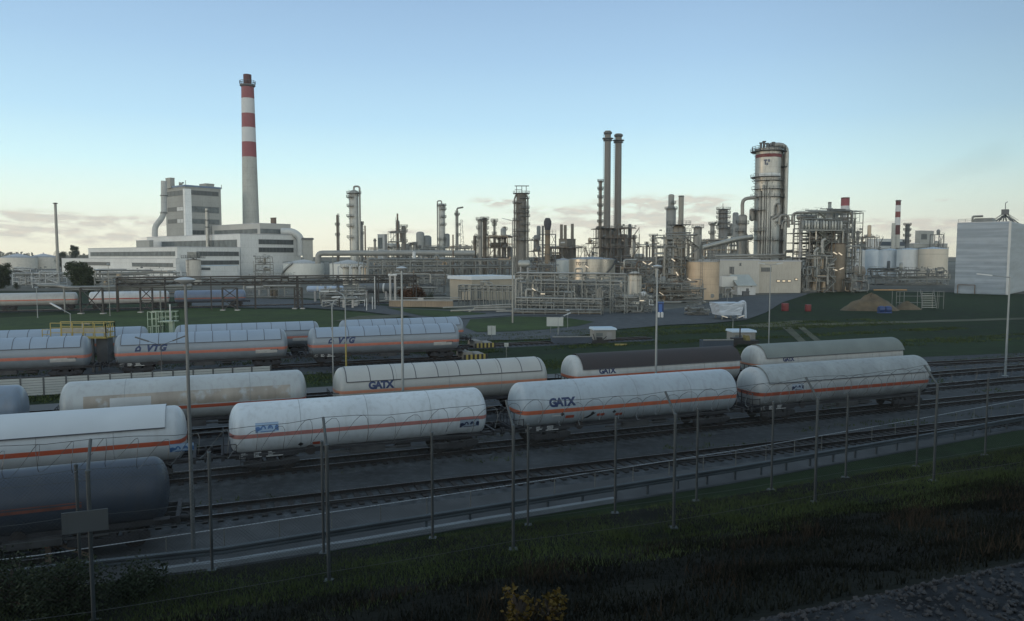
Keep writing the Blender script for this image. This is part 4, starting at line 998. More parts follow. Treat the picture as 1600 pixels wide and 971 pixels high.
def tank(label, px, w, ye, yp, Y, material, roofm, rail=True, stair=True, bands=3, name='storage_tank', group=None, z0=0., ang=-2.2, door=True, lad=False):
    P = base(px, Y); r = m(w, Y) / 2; ze, zp = zof(ye, Y), zof(yp, Y)
    t = thing(name, label, 'tank', P, 0, group)
    MB().lathe([(r, z0), (r, ze)], 48).build('shell', material, t, smooth=True)
    MB().lathe([(r + .12, ze), (r + .12, ze + .18), (r * .5, (ze + zp) / 2 + .18), (.05, zp + .15)], 48).build('roof', roofm, t, smooth=True, sharp=20)
    mb = MB()
    for i in range(bands): z = z0 + (ze - z0) * (i + 1) / (bands + 1); mb.lathe([(r, z - .06), (r + .07, z - .04), (r + .07, z + .04), (r, z + .06)], 48)
    if bands: mb.build('shell_band', material, t)
    tt = max(.05, Y * .0002)
    if rail:
        mb = MB(); mb.rail([((r + .05) * math.cos(2 * PI * i / 32), (r + .05) * math.sin(2 * PI * i / 32), ze + .15) for i in range(33)], 1.0, tt, 9); mb.build('roof_railing', STEEL, t)
    if stair:
        mb = MB(); n = 14; pts = []
        for i in range(n + 1):
            a = ang + 1.1 * i / n; pts.append(((r + .5) * math.cos(a), (r + .5) * math.sin(a), z0 + (ze - z0) * i / n))
        for p, q in zip(pts, pts[1:]): mb.beam(p, q, .9, .15)
        mb.rail([(p[0] * (1 + .35 / r), p[1] * (1 + .35 / r), p[2]) for p in pts], 1.0, tt, 9); mb.build('spiral_stair', DSTEEL, t)
    if lad: ladder(t, r * math.cos(-1.9), r * math.sin(-1.9), z0, ze + 1, Y, -1.9)
    mb = MB(); mb.lathe([(.35, zp - .2), (.35, zp + .8), (.5, zp + .85), (.05, zp + 1.1)], 10); mb.lathe([(.2, ze), (.2, ze + (zp - ze) * .5 + .7)], 8, Tm(r * .5, -r * .2, 0)); mb.build('roof_vent', STEEL, t)
    if door: MB().lathe([(.05, -.3), (.6, -.3), (.6, .15), (.05, .15)], 14, Tm(r * math.cos(-1.2), r * math.sin(-1.2), z0 + 1.2) @ Matrix.Rotation(PI / 2, 4, 'X')).build('manhole', STEEL, t)
    return t, r, ze
def hvessel(label, x0, x1, yt, yb, Y, material, rz=0., name='pressure_vessel', band=None, group=None, saddle=CONC):
    xa, xb = xof(x0, Y), xof(x1, Y); L = (xb - xa) / max(.5, math.cos(rz)); zt, zb = zof(yt, Y), zof(yb, Y); r = (zt - zb) / 2; zc = (zt + zb) / 2
    t = thing(name, label, 'vessel', ((xa + xb) / 2, Y, 0), rz, group); hl = L / 2
    dome = [(.01, -hl)] + [(r * math.sin(rad(a)), -hl + r * .5 * (1 - math.cos(rad(a)))) for a in (20, 40, 60, 75, 90)]
    MB().lathe(dome + [(q, -z) for q, z in reversed(dome)], 24, Tm(0, 0, zc) @ RX90).build('shell', material, t, smooth=True)
    for s in (-.55, .55):
        mb = MB(); mb.box(s * hl - .25, s * hl + .25, -r * .75, r * .75, 0, zc - r * .6); mb.build('saddle', saddle, t)
    if band is not None:
        for q, bm_ in band: MB().lathe([(r, -.25), (r * 1.03, -.22), (r * 1.03, .22), (r, .25)], 24, Tm(q * hl, 0, zc) @ RX90).build('band', bm_, t)
    mb = MB(); mb.lathe([(.3, zt - .2), (.3, zt + .5), (.4, zt + .5), (.4, zt + .6), (.05, zt + .6)], 10, Tm(-hl * .2, 0, 0)); mb.lathe([(.18, zt - .2), (.18, zt + .8)], 8, Tm(hl * .5, 0, 0)); mb.build('nozzle', STEEL, t)
    return t
def pipes(label, plist, Y, material=None, sup=None, name='pipeline', group=None, bend=.6):
    """plist: (points [(px, py, dY)], radius m, material)"""
    p0 = plist[0][0][0]; o0 = at(p0[0], p0[1], Y); o0.z = 0
    t = thing(name, label, 'pipeline', o0, 0, group)
    for pts, r, mt in plist:
        MB().tube([at(q[0], q[1], Y + (q[2] if len(q) > 2 else 0)) - o0 for q in pts], r, 10, bend=bend).build('pipe', mt or material, t, smooth=True)
    if sup:
        for x, y, *dy in sup:
            p = at(x, y, Y + (dy[0] if dy else 0)) - o0; s = MB(); tt = max(.12, Y * .0006); s.box(p.x - tt, p.x + tt, p.y - tt, p.y + tt, 0, p.z); s.build('support', STEEL, t)
    return t
def pipe_rack(label, x0, Y0, x1, Y1, ys, nb, wd, r, seed, mts, name='pipe_rack', legm=None, group=None, brace=True, npipe=5, pr=(.12, .3), truss=0., up=None):
    """raised pipe rack from (px x0, depth Y0) to (x1, Y1); ys: pixel heights (at Y0) of its tiers"""
    rr = random.Random(seed); A, B = base(x0, Y0), base(x1, Y1); d = (B - A); L = d.length; ang = math.atan2(d.y, d.x)
    t = thing(name, label, 'pipe rack', A, ang, group); zs = [zof(y, Y0) for y in ys]; legm = legm or STEEL; zt = max(zs); tt = r
    for i in range(nb):
        x = L * i / (nb - 1); mb = MB()
        for y in (0, wd): mb.beam((x, y, 0), (x, y, zt + .1), tt)
        for z in zs: mb.beam((x, 0, z - .1), (x, wd, z - .1), tt)
        if brace and i % 2 == 0: mb.beam((x, 0, .3), (x, wd, zs[-1] * .8), tt * .5); mb.beam((x, wd, .3), (x, 0, zs[-1] * .8), tt * .5)
        mb.build('support', legm, t)
    for z in zs:
        mb = MB()
        for y in (0, wd): mb.beam((0, y, z - .35), (L, y, z - .35), tt * .6, tt * .9)
        mb.build('longitudinal_beam', legm, t)
        for k in range(npipe):
            q = rr.uniform(*pr); y = wd * (k + .5) / npipe; x0_ = 0 if rr.random() < .7 else L * rr.uniform(0, .3); x1_ = L if rr.random() < .7 else L * rr.uniform(.6, 1)
            pts = [(x0_, y, z + q), (x1_, y, z + q)]
            if rr.random() < .45: pts = [(x0_, y, rr.uniform(.3, z * .5))] + pts
            if rr.random() < .35: pts = pts + [(x1_, y, z + q + rr.uniform(-z * .6, 1.5))]
            if rr.random() < .4:
                xm = L * rr.uniform(.35, .6); e = rr.uniform(.8, 1.6); i_ = len(pts) - 1
                if abs(pts[i_ - 1][2] - pts[i_][2]) < .01 and pts[i_ - 1][0] < xm < pts[i_][0] - 2: pts[i_:i_] = [(xm, y, z + q), (xm, y, z + q + e), (xm + 1.6, y, z + q + e), (xm + 1.6, y, z + q)]
            MB().tube(pts, q, 8, bend=q * 2.2).build('pipe', rr.choice(mts), t, smooth=True)
    if truss:
        mb = MB(); n = max(4, int(L / truss)); zt_, zb_ = max(zs) - .35, min(zs) - .35
        for i in range(n):
            xa, xb = L * i / n, L * (i + 1) / n
            for y in (0, wd): mb.beam((xa, y, zb_ if i % 2 else zt_), (xb, y, zt_ if i % 2 else zb_), tt * .5)
        mb.build('truss_bracing', legm, t)
    return t, L, zs
def unit(label, x0, x1, yt, Y, depth, lv, seed, nves=4, npipe=16, steel=None, mts=None, rz=.35, name='process_unit', fill=.75, group=None, ragged=.3, stairs=True, zlow=0., lamps=0, bay=4.2):
    """open steel process structure with decks, railings, vessels, exchangers and piping"""
    rr = random.Random(seed); xa, xb = xof(x0, Y), xof(x1, Y); Wd = (xb - xa) * .86; h = zof(yt, Y); steel = steel or STEEL; mts = mts or [PIPEL, PIPEG, ALU, ALUD, PIPEB]
    t = thing(name, label, 'process unit', ((xa + xb) / 2, Y, 0), rz, group); hw, hd = Wd / 2, depth / 2; tt = max(.16, Y * .0007)
    nx = max(2, int(Wd / bay) + 1); zs = [zlow + (h - zlow) * (i + 1) / lv for i in range(lv)]
    span = []
    for i in range(lv):
        k = 1 - ragged * rr.random() * (i / lv); c = rr.uniform(-1, 1) * (1 - k) * hw; span.append((max(-hw, c - hw * k), min(hw, c + hw * k)))
    fm = MB()
    for i in range(nx):
        x = -hw + Wd * i / (nx - 1)
        top = max([z for z, s in zip(zs, span) if s[0] - .1 <= x <= s[1] + .1] or [zs[0]])
        for y in (-hd, hd): fm.beam((x, y, zlow), (x, y, top + .2), tt)
    for z, (a, b) in zip(zs, span):
        for y in (-hd, hd): fm.beam((a, y, z), (b, y, z), tt, tt * 1.2)
        for i in range(nx):
            x = -hw + Wd * i / (nx - 1)
            if a - .1 <= x <= b + .1: fm.beam((x, -hd, z), (x, hd, z), tt)
    for i in range(nx - 1):
        for j in range(lv):
            if rr.random() < .35:
                za, zb = (zs[j - 1] if j else zlow), zs[j]; x1_, x2_ = -hw + Wd * i / (nx - 1), -hw + Wd * (i + 1) / (nx - 1)
                if x1_ < span[j][0] - .1 or x2_ > span[j][1] + .1: continue
                fm.beam((x1_, -hd, za), (x2_, -hd, zb), tt * .55)
                if rr.random() < .5: fm.beam((x2_, -hd, za), (x1_, -hd, zb), tt * .55)
    fm.build('steel_frame', steel, t)
    for z, (a, b) in zip(zs, span):
        if rr.random() < fill:
            q = rr.uniform(.6, 1.0); d = MB(); d.box(a, a + (b - a) * q, -hd * .98, hd * .98, z + tt * .61, z + tt * .61 + .1); dk = d.build('deck', DSTEEL, t)
            MB().rail([(a, -hd, z + tt), (a + (b - a) * q, -hd, z + tt)], 1.1, max(.05, Y * .0002), 2.5).build('railing', steel, dk)
    lev = [zlow] + zs
    for k in range(nves):
        j = rr.randrange(max(1, len(lev) - (0 if rr.random() < .3 else 1))); z = lev[min(j, len(lev) - 1)]; gap = (h - zlow) / lv; a, b = span[max(0, j - 1)]
        mt = rr.choice(mts); x = rr.uniform(a + 1, b - 1) if b - a > 3 else 0; y = rr.uniform(-hd * .6, hd * .2)
        if rr.random() < .5:
            r = rr.uniform(.10, .24) * gap + .25; hh = rr.uniform(.7, 1.6) * gap
            MB().lathe([(r * .7, z), (r, z + .3), (r, z + hh - r * .5), (r * .7, z + hh - r * .12), (.02, z + hh)], 16, Tm(x, y, 0)).build('upright_vessel', mt, t, smooth=True)
        else:
            r = rr.uniform(.12, .24) * gap; L = rr.uniform(.25, .5) * Wd
            x = max(-hw + L / 2, min(hw - L / 2, x)); v = MB(); v.lathe([(.02, -L / 2), (r * .7, -L / 2 + .1 * r), (r, -L / 2 + r * .5), (r, L / 2 - r * .5), (r * .7, L / 2 - .1 * r), (.02, L / 2)], 16, Tm(x, y, z + r * 1.35) @ RX90)
            for s in (-.3, .3): v.box(x + s * L - .15, x + s * L + .15, y - r * .6, y + r * .6, z, z + r * .8)
            v.build('exchanger', mt, t, smooth=True)
    for k in range(npipe):
        r = rr.choice((.07, .09, .11, .14, .18, .24)) * (1 + Y / 1500); z = rr.choice(lev) + rr.uniform(.3, 1.5); x = rr.uniform(-hw, hw); y = rr.choice((-hd - .4, -hd * .5, 0, hd * .4)) + rr.uniform(-.3, .3)
        pts = [Vector((x, y, z))]; ax = rr.choice('xz')
        for s in range(rr.randint(2, 4)):
            p = pts[-1].copy()
            if ax == 'x': p.x = max(-hw - .5, min(hw + .5, p.x + rr.choice((-1, 1)) * rr.uniform(.2, .8) * Wd)); ax = rr.choice('zzy')
            elif ax == 'y': p.y = rr.uniform(-hd - .5, hd * .5); ax = rr.choice('xz')
            else: p.z = max(zlow + .3, min(h + .8, p.z + rr.choice((-1, 1)) * rr.uniform(.15, .7) * (h - zlow))); ax = 'x'
            if (p - pts[-1]).length > .5: pts.append(p)
        if len(pts) > 1: MB().tube(pts, r, 8, bend=r * 2.5).build('pipe', rr.choice(mts), t, smooth=True)
    q = MB(); nf = int(npipe * 5)
    for k in range(nf):
        x, y, z = rr.uniform(-hw, hw), rr.choice((-hd - .2, -hd * .8, -hd * .3, hd * .5)), rr.choice(lev) + rr.uniform(.1, 2.2); w = tt * rr.uniform(.3, .8)
        j = rr.random()
        if j < .45: q.beam((x, y, z), (x, y, min(h + .6, z + rr.uniform(.1, .55) * (h - zlow))), w)
        elif j < .85: q.beam((x, y, z), (max(-hw, min(hw, x + rr.uniform(-.4, .4) * Wd)), y, z), w)
        elif j < .93: q.box(x - w * 2.5, x + w * 2.5, y - .4, y + .4, z, z + w * 4)
        else: q.lathe([(w * 2.2, -w * 3), (w * 2.4, 0), (w * 2.2, w * 3)], 8, Tm(x, y, z) @ RX90)
    o = q.build('small_pipework', rr.choice([STEEL, PIPEG, ALUD]), t); o['kind'] = 'stuff'
    if stairs:
        s = MB(); x0_ = rr.choice((-hw, hw - 4.5)); n = lv
        for j in range(n):
            za, zb = lev[j], lev[j + 1]; xa_, xb_ = (x0_, x0_ + 4.5) if j % 2 == 0 else (x0_ + 4.5, x0_)
            s.beam((xa_, -hd - .8, za), (xb_, -hd - .8, zb), .8, .18); s.rail([(xa_, -hd - 1.2, za), (xb_, -hd - 1.2, zb)], 1.0, max(.05, Y * .0002), 9)
        s.build('stair', steel, t)
    for k in range(lamps):
        x, z = rr.uniform(-hw, hw), rr.choice(zs) - rr.uniform(.6, 2.2); a = rr.choice((-.6, .6, .5, -.45)); d = Vector((math.cos(a), 0, math.sin(a)))
        p = Vector((x, -hd - .7, z)); MB().beam(p - d * .7, p + d * .7, .16, .12).build('lamp_tube', LAMPON, t)
    return t, Wd, h
def hall(label, px, Y, xl, xr, yt, psi, material, roofm, wins=(), yb=None, par=.8, name='building', z0=None, roofslab=False, group=None, lenl=None, lenr=None):
    """box building whose nearest corner stands at px, Y; right wall runs along psi, left wall along psi+90.
    wins: (face 'R'/'L', fraction a, fraction b, pixel y top, pixel y bottom, panes, material)"""
    P = base(px, Y); A, B = psi, psi + PI / 2
    la = lenr or reach(P, A, xr); lb = lenl or reach(P, B, xl); h = zof(yt, Y); zb = z0 if z0 is not None else 0.
    t = thing(name, label, 'building', P, psi, group)
    mb = MB(); mb.box(0, la, 0, lb, zb, h); mb.build('wall', material, t)
    mb = MB()
    if roofslab: mb.box(-.5, la + .5, -.5, lb + .5, h, h + roofslab)
    else: mb.box(-.15, la + .15, -.15, lb + .15, h, h + .35)
    mb.build('roof', roofm, t)
    for face, fa, fb, y0, y1, n, wm in wins:
        z1, z0_ = zof(y0, Y), zof(y1, Y); z0_ = max(z0_, zb + .1)
        fr = MB(); gl = MB()
        def bx(mbx, a, b, za, zb_, d):
            if face == 'R': mbx.box(a, b, -d, 0.0, za, zb_)
            else: mbx.box(-d, 0.0, a, b, za, zb_)
        L = la if face == 'R' else lb; a, b = fa * L, fb * L
        bx(gl, a, b, z0_, z1, .06); g = gl.build('window', wm, t)
        k = .07
        for q in range(n + 1): x = a + (b - a) * q / n; bx(fr, x - k, x + k, z0_, z1, .14)
        bx(fr, a - .15, b + .15, z1, z1 + .2, .2); bx(fr, a - .15, b + .15, z0_ - .2, z0_, .2); fr.build('frame', mat('window_frame_grey', (.13, .135, .13), .6), g)
    return t, la, lb, h
# ================================================================ power station (left)
PS = rad(50)
pal, grey, gl, gm = CONCW, CONCG, GLASSD, GLASSM
hall('tall grey boiler house with dark window bands, left of the red and white chimney', 292, 500, 263, 349, 291.5, PS, grey, mat('blue_roof_edge', (.12, .17, .24), .6), roofslab=1.1, wins=[('R', .10, .93, 297, 303.5, 8, gl), ('R', .10, .93, 322, 331, 8, gm), ('R', .10, .93, 342, 349, 8, gm), ('L', .08, .93, 297.5, 304.5, 4, gl), ('L', .45, .9, 323, 329, 2, gl), ('L', .1, .42, 323, 329, 2, pal), ('L', .1, .42, 342, 348, 2, pal), ('L', .45, .9, 342, 348, 2, gl), ('R', .05, .5, 360, 366, 4, gl)])
# corner strips stand proud of the tower
P = base(292, 500); t = thing('corner_panel', 'pale corner strip running up the nearest edge of the tall boiler house', 'wall panel', P, PS)
h = zof(295, 500); mb = MB(); mb.box(-.25, 4.2, -.25, -.02, 22, h); mb.build('panel', pal, t); mb = MB(); mb.box(-.25, -.02, -.02, 2.2, 22, h); mb.build('side_panel', pal, t)
hall('wide pale hall of the power station with long dark window bands on its right wall', 376, 450, 232, 471, 366, PS, pal, ROOFG, [('R', .29, .87, 374, 381, 10, gl), ('R', .29, .87, 387, 394, 10, gl), ('L', .03, .82, 375, 386.5, 14, gm)])
hall('upper turbine hall block under the chimney with one band of windows', 407, 472, 334, 456, 349.5, PS, mat('beige_facade', (.37, .365, .33), .7, 0, .07, .1, streak=.15), ROOFG, [('R', .02, .98, 358, 364.5, 12, gm), ('L', .05, .95, 358, 364.5, 12, gm)])
hall('long low wing of the power station with a dusty ribbon window', 277, 415, 140, 376, 386.5, PS, pal, ROOFG, [('L', .02, .97, 393.5, 400, 22, gm), ('R', .30, .98, 393.5, 400, 8, gl), ('R', .30, .98, 408, 414, 8, gl)])
hall('lowest front wing of the power station with a row of square windows', 274.5, 392, 98, 281, 405, PS, pal, ROOFG, [('L', .02, .33, 412, 417.5, 8, gm), ('L', .52, .80, 411.5, 416.5, 7, gl)])
hall('small grey roof block at the step of the power station', 234, 500, 215, 242, 376, PS, grey, ROOFG)
hall('narrow pale annex with dark roof beam at the right end of the power station', 474, 455, 470, 490, 375, rad(20), grey, DSTEEL, roofslab=1.2, lenl=6)
hall('low pale service building between the silo and the chimney hall', 330, 400, 314, 372, 416, PS, pal, ROOFB, [('L', .1, .9, 419, 422, 4, gl)])
hall('small block on the turbine hall roof right of the chimney', 430, 490, 425, 434, 341, PS, RUSTY, RUSTY, z0=30)
hall('dark box on the boiler house roof at its left corner', 270, 510, 264, 278, 278.5, PS, grey, grey, z0=zof(292, 500))
hall('flat grey box on the boiler house roof at its right corner', 325, 522, 316, 339, 287.5, PS, grey, grey, z0=zof(293, 500))
pipes('thin antenna and vents on the boiler house roof', [([(290, 292), (290, 282)], .18, None), ([(346, 296), (346, 289)], .18, None), ([(284, 292), (284, 286), (287, 286)], .5, None), ([(281, 293), (281, 285)], .6, None)], 506, STEEL, name='roof_vents')
# round flue duct beside the tower
o = pipes('fat grey flue duct bending down the left wall of the boiler house', [([(256, 283), (256, 338), (242, 354), (242, 370)], m(8.5, 492) / 2, None)], 492, mat('duct_grey', (.33, .34, .32), .6, 0, .1, .2, seams=(6, .12, .3, 2)), name='flue_duct', bend=7)
for y in (306, 333):
    p = at(256, y, 492) - Vector(o.location); r = m(8.5, 492) / 2
    MB().lathe([(r, -.3), (r * 1.35, -.2), (r * 1.35, .2), (r, .3)], 20, Tm(*p)).build('collar', DSTEEL, o)
pipes('curved round duct at the right end of the power station', [([(440, 362), (458, 362), (470, 372), (470, 400)], 2.3, None)], 478, mat('duct_pale', (.38, .39, .37), .5, 0, .1, .2), name='round_duct', bend=6)
stack('thin silver exhaust pipe with side platforms against the boiler house', 325, 5, 4, 326, 470, ALU, [(330, 1.6, .4), (344, 1.8, .4), (355, 1.8, .4)], lad=0., name='exhaust_stack')
RB = [(246, grey), (222.5, mat('chimney_red', (.20, .055, .06), .65, 0, .08, .1)), (200, mat('chimney_white', (.43, .44, .43), .6, 0, .06, .1)), (178, MATS['chimney_red']), (154.5, MATS['chimney_white']), (135, MATS['chimney_red'])]
YC = 545
t, r0, h = stack('very tall chimney with red and white bands above the power station', 393.5, 27, 18.5, 133, YC, grey, [(134, 1.24, 1.2)], RB)
rc = m(12, YC) / 2; z1, z2 = zof(133, YC), zof(117, YC)
MB().lathe([(rc, z1), (rc, z2), (rc * .82, z2), (rc * .8, z2 - 2), (.02, z2 - 2)], 24).build('top_flue', mat('dark_red_paint', (.075, .022, .022), .7, 0, .15, .3), t, smooth=True)
mb = MB(); k = m(23, YC) / 2; mb.rail([(k * math.cos(2 * PI * i / 16), k * math.sin(2 * PI * i / 16), z1 + .4) for i in range(17)], 2.2, .22, 9); mb.build('railing', DSTEEL, t)
# silo and left side things
t, r, h = tank('pale concrete silo with a railed filter platform on its roof', 302, 22, 407, 405, 330, mat('silo_concrete', (.40, .385, .34), .75, 0, .1, .3, streak=.3), CONC, stair=False, bands=2, door=False, rail=False, lad=True)
z = zof(404, 330); mb = MB(); mb.box(-4, 4, -3, 3, z, z + .3); mb.rail([(-4, -3, z), (4, -3, z), (4, 3, z), (-4, 3, z), (-4, -3, z)], 1.3, .12, 2); mb.build('platform', DSTEEL, t); mb = MB(); mb.box(-2, 2, -1.5, 1.5, z + .3, z + 2.8); mb.tube([(1, 0, z + 2), (2.6, 0, z + 2.4), (2.6, 0, z)], .4); mb.build('filter_box', STEEL, t)
stack('slender pale vent stack with a flanged top standing alone at left', 90, 4.6, 3.8, 317, 298, PIPEL, [(318, 1.9, .25)], name='vent_stack')
for lab, px, w, ye, yp, Y in (('low white storage tank with shallow cone roof farthest left', 28, 52, 403, 396.5, 760), ('low white storage tank with shallow cone roof beside the lone vent stack', 68, 46, 402.5, 396.5, 790)):
    tank(lab, px, w, ye, yp, Y, CREAM, ROOFG, bands=2, stair=False, group='white tanks at the left horizon')
unit('white framed pump skid behind the slender vent stack at left', 22, 52, 421, 330, 6, 4, 3, 5, 12, WHITEP, [WHITEP, PIPEL, ALU], rz=.2)
unit('low tangle of white pipework left of the dark bush', 54, 98, 427, 300, 8, 3, 4, 3, 14, WHITEP, [WHITEP, PIPEL, PIPEG], rz=.2)
pipes('grey flat conveyor duct running before the power station wing', [([(24, 428.5), (228, 427.5)], .7, None)], 320, PIPEG, [(40, 428), (80, 428), (120, 428), (160, 428), (200, 427)], name='conveyor_duct')
unit('pale pipework cluster in front of the low wing behind the pipe bridge', 150, 290, 427, 250, 10, 3, 6, 5, 24, None, [PIPEL, ALU, PIPEG, WHITEP, TAN], rz=.1, stairs=False)
unit('steel framed vessel stand right of the power station', 397, 428, 404, 350, 8, 4, 8, 4, 12, None, [ALU, PIPEL, PIPEG], rz=.3)
# ================================================================ trees
LEAF1 = mat('dark_leaves', (.030, .040, .022), .8, 0, .5, .35, spec=.1); LEAF2 = mat('mid_leaves', (.042, .055, .028), .8, 0, .5, .4, spec=.1); LEAFR = mat('russet_leaves', (.085, .048, .030), .8, 0, .5, .5, spec=.1); LEAFY = mat('yellow_leaves', (.075, .052, .012), .7, 0, .4, 2., spec=.1)
BARK = mat('bark', (.05, .04, .03), .9)
def tree(label, P, h, w, material, n=4200, leaf=None, trunk=.25, cat='tree', name='leafy_tree', cone=0., group=None, seed=1):
    rr = random.Random(seed); t = thing(name, label, cat, P, 0, group); leaf = leaf or max(.10, w * .032)
    tb = MB(); tb.tube([(0, 0, -.1), (.05 * w * .3, 0, h * .4), (0, 0, h * .8)], [h * .03 + .04, h * .02 + .03, .02], 8)
    cl = []
    for i in range(26):
        z = h * (trunk + (.88 - trunk) * rr.random() ** .9); k = 1 - cone * (z / h - trunk) / (1 - trunk); a = rr.uniform(0, 2 * PI); d = w / 2 * k * rr.uniform(.25, .8) * (1 if cone else math.sqrt(max(.12, 1 - ((z / h - .58) / .5) ** 2)))
        c = Vector((d * math.cos(a), d * math.sin(a), z)); cl.append((c, w * rr.uniform(.16, .30) * (k * .7 + .3))); tb.tube([(0, 0, z * .55), c], [h * .010 + .02, .012], 5)
    tb.build('trunk', BARK, t)
    lb = MB()
    for i in range(n):
        c, r = cl[i % len(cl)]; d = Vector((rr.gauss(0, 1), rr.gauss(0, 1), rr.gauss(0, .8))); d = d.normalized() * r * rr.random() ** .45
        p = c + d; p.z = max(p.z, .05); s = leaf * rr.uniform(.6, 1.5); a = Vector((rr.uniform(-1, 1), rr.uniform(-1, 1), rr.uniform(-.6, .6))).normalized() * s; b = a.orthogonal().normalized() * s * .6; b.rotate(Matrix.Rotation(rr.uniform(0, 6.3), 3, a.normalized()))
        lb.add([p - a, p - b, p + a, p + b], [(0, 1, 2, 3)])
    lb.build('crown', material, t)
def tree_px(label, x, yt, Y, wpx, material, **k): tree(label, base(x, Y), zof(yt, Y), m(wpx, Y), material, **k)
tree_px('dark pointed tree rising above the low wing at the left horizon', 116, 379, 700, 20, LEAF1, n=6000, cone=.5, trunk=.08, seed=3)
tree_px('dark round tree behind the slender vent stack', 96, 391, 660, 18, LEAF1, seed=4)
tree_px('broad dark green tree behind the left end of the pipe bridge', 122, 409, 270, 42, LEAF2, n=9000, trunk=.10, seed=5)
tree_px('smaller bush leaning right of the broad dark tree', 142, 428, 262, 24, LEAF1, n=4500, trunk=.05, seed=6)
tree_px('dark tree cut off by the left edge beside the white tanks', 2, 410, 290, 28, LEAF1, n=8000, trunk=.10, seed=7)
tree_px('small conifer shaped shrub right of the dark cut off tree', 24, 440, 280, 12, LEAF1, n=900, cone=.5, seed=8)
tree_px('wide russet bush in front of the dark horizontal tank', 641, 449, 195, 44, LEAFR, n=7000, trunk=.03, seed=9, name='russet_bush', cat='bush')
tree_px('low green bush at the right foot of the russet bush', 668, 458, 192, 22, LEAF1, n=1200, trunk=.03, seed=10, name='green_bush', cat='bush')
def bank_bush(label, x, y, v, h, w, material, **k):
    u = row_u(x, y, v); tree(label, T(u, v, bank(u, v) - .05), h, w, material, leaf=.03, trunk=.02, cat='bush', name='wild_bush', **k)
bank_bush('dark brambly bush at the foot of the thick fence post on the left', 108, 905, 15.6, 1.0, 1.7, LEAF1, n=6000, seed=12)
bank_bush('smaller dark bush between the two left fence posts', 220, 905, 16.2, .55, 1.2, LEAF1, n=3000, seed=13)
bank_bush('dark bush at the extreme lower left corner behind the fence', 20, 930, 16.4, 1.0, 2.0, LEAF1, n=5000, seed=16)
bank_bush('bush with bright yellow autumn leaves at the bottom edge', 812, 1012, 7.6, .62, .5, LEAFY, n=420, seed=14)
bank_bush('dull yellowish weed clump right of the bright yellow bush', 860, 1012, 7.5, .48, .42, LEAFY, n=240, seed=15)
# far woodland line on the left horizon
mb = MB(); rr = random.Random(5)
for i in range(5200):
    x = rr.uniform(-1900, -640); Y = 1700 + rr.uniform(0, 160); h = (18 + 16 * MN.noise(Vector((x * .006, 0, 2))) + 5 * MN.noise(Vector((x * .04, 0, 2)))) * rr.random() ** .6
    p = Vector((x, Y, h)); s = rr.uniform(2, 4.5); a = Vector((rr.uniform(-1, 1), rr.uniform(-.3, .3), rr.uniform(-1, 1))).normalized() * s; b = Vector((a.z, 0, -a.x)) * .6; mb.add([p - a, p - b, p + a, p + b], [(0, 1, 2, 3)])
tag(mb.build('far_woods', mat('far_foliage', (.10, .10, .075), .9, 0, .4, .02, spec=.05)), 'low dark line of far woods along the left horizon', 'woods', kind='stuff')
# ================================================================ pipe bridge at left
BRIDGE = mat('dark_bridge_steel', (.040, .037, .033), .7, .1, .3, .7)
v0 = 186.; ua, ub = row_u(92, 470, v0), row_u(650, 470, v0)
A, B = T(ua, v0), T(ub, v0)
Ym = 172
pipe_rack('long dark pipe bridge with X braced towers crossing above the far tank wagons', 180, T(row_u(180, 470, v0), v0).y, 650, B.y, (435.5, 445), 8, 3.0, .26, 21, [PIPEB, BRIDGE, RUSTY, PIPEB], name='pipe_bridge', legm=BRIDGE, npipe=3, pr=(.12, .22), truss=3.2)
for lab, xa, xb in (('dark X braced tower under the pipe bridge left of the white far wagon', 123, 158), ('dark X braced tower under the pipe bridge before the white far wagon', 217, 236), ('dark V braced tower under the pipe bridge before the blue far wagon', 346, 369), ('dark narrow braced tower under the pipe bridge on the grass edge', 459, 471)):
    Y = row_Y(row_u((xa + xb) / 2, 470, v0 - 3), v0 - 3); P = base(xa, Y); w = xof(xb, Y) - P.x; zt = zof(450, Y)
    t = thing('bridge_tower', lab, 'tower', P)
    for x in (0, w): MB().beam((x, 0, 0), (x, 0, zt), .32).build('leg', BRIDGE, t)
    mb = MB(); k = max(1, round(zt / max(3., w))); 
    for i in range(k): za, zb = zt * i / k, zt * (i + 1) / k; mb.beam((0, 0, za + .2), (w, 0, zb), .16); mb.beam((w, 0, za + .2), (0, 0, zb), .16); mb.beam((0, 0, zb), (w, 0, zb), .2)
    mb.build('cross_bracing', BRIDGE, t); mb = MB()
    for x in (0, w): mb.box(x - .5, x + .5, -.5, .5, 0, .25)
    mb.build('footing', CONC, t)
pipes('grey trunk pipe sloping up from the left to the pipe bridge', [([(60, 446, 2), (93, 447, 2), (108, 450), (300, 447, 4)], .42, None), ([(93, 449, 2), (110, 453), (300, 451, 4)], .25, None)], 166, PIPEG, [(100, 450), (250, 448, 3)], bend=3)
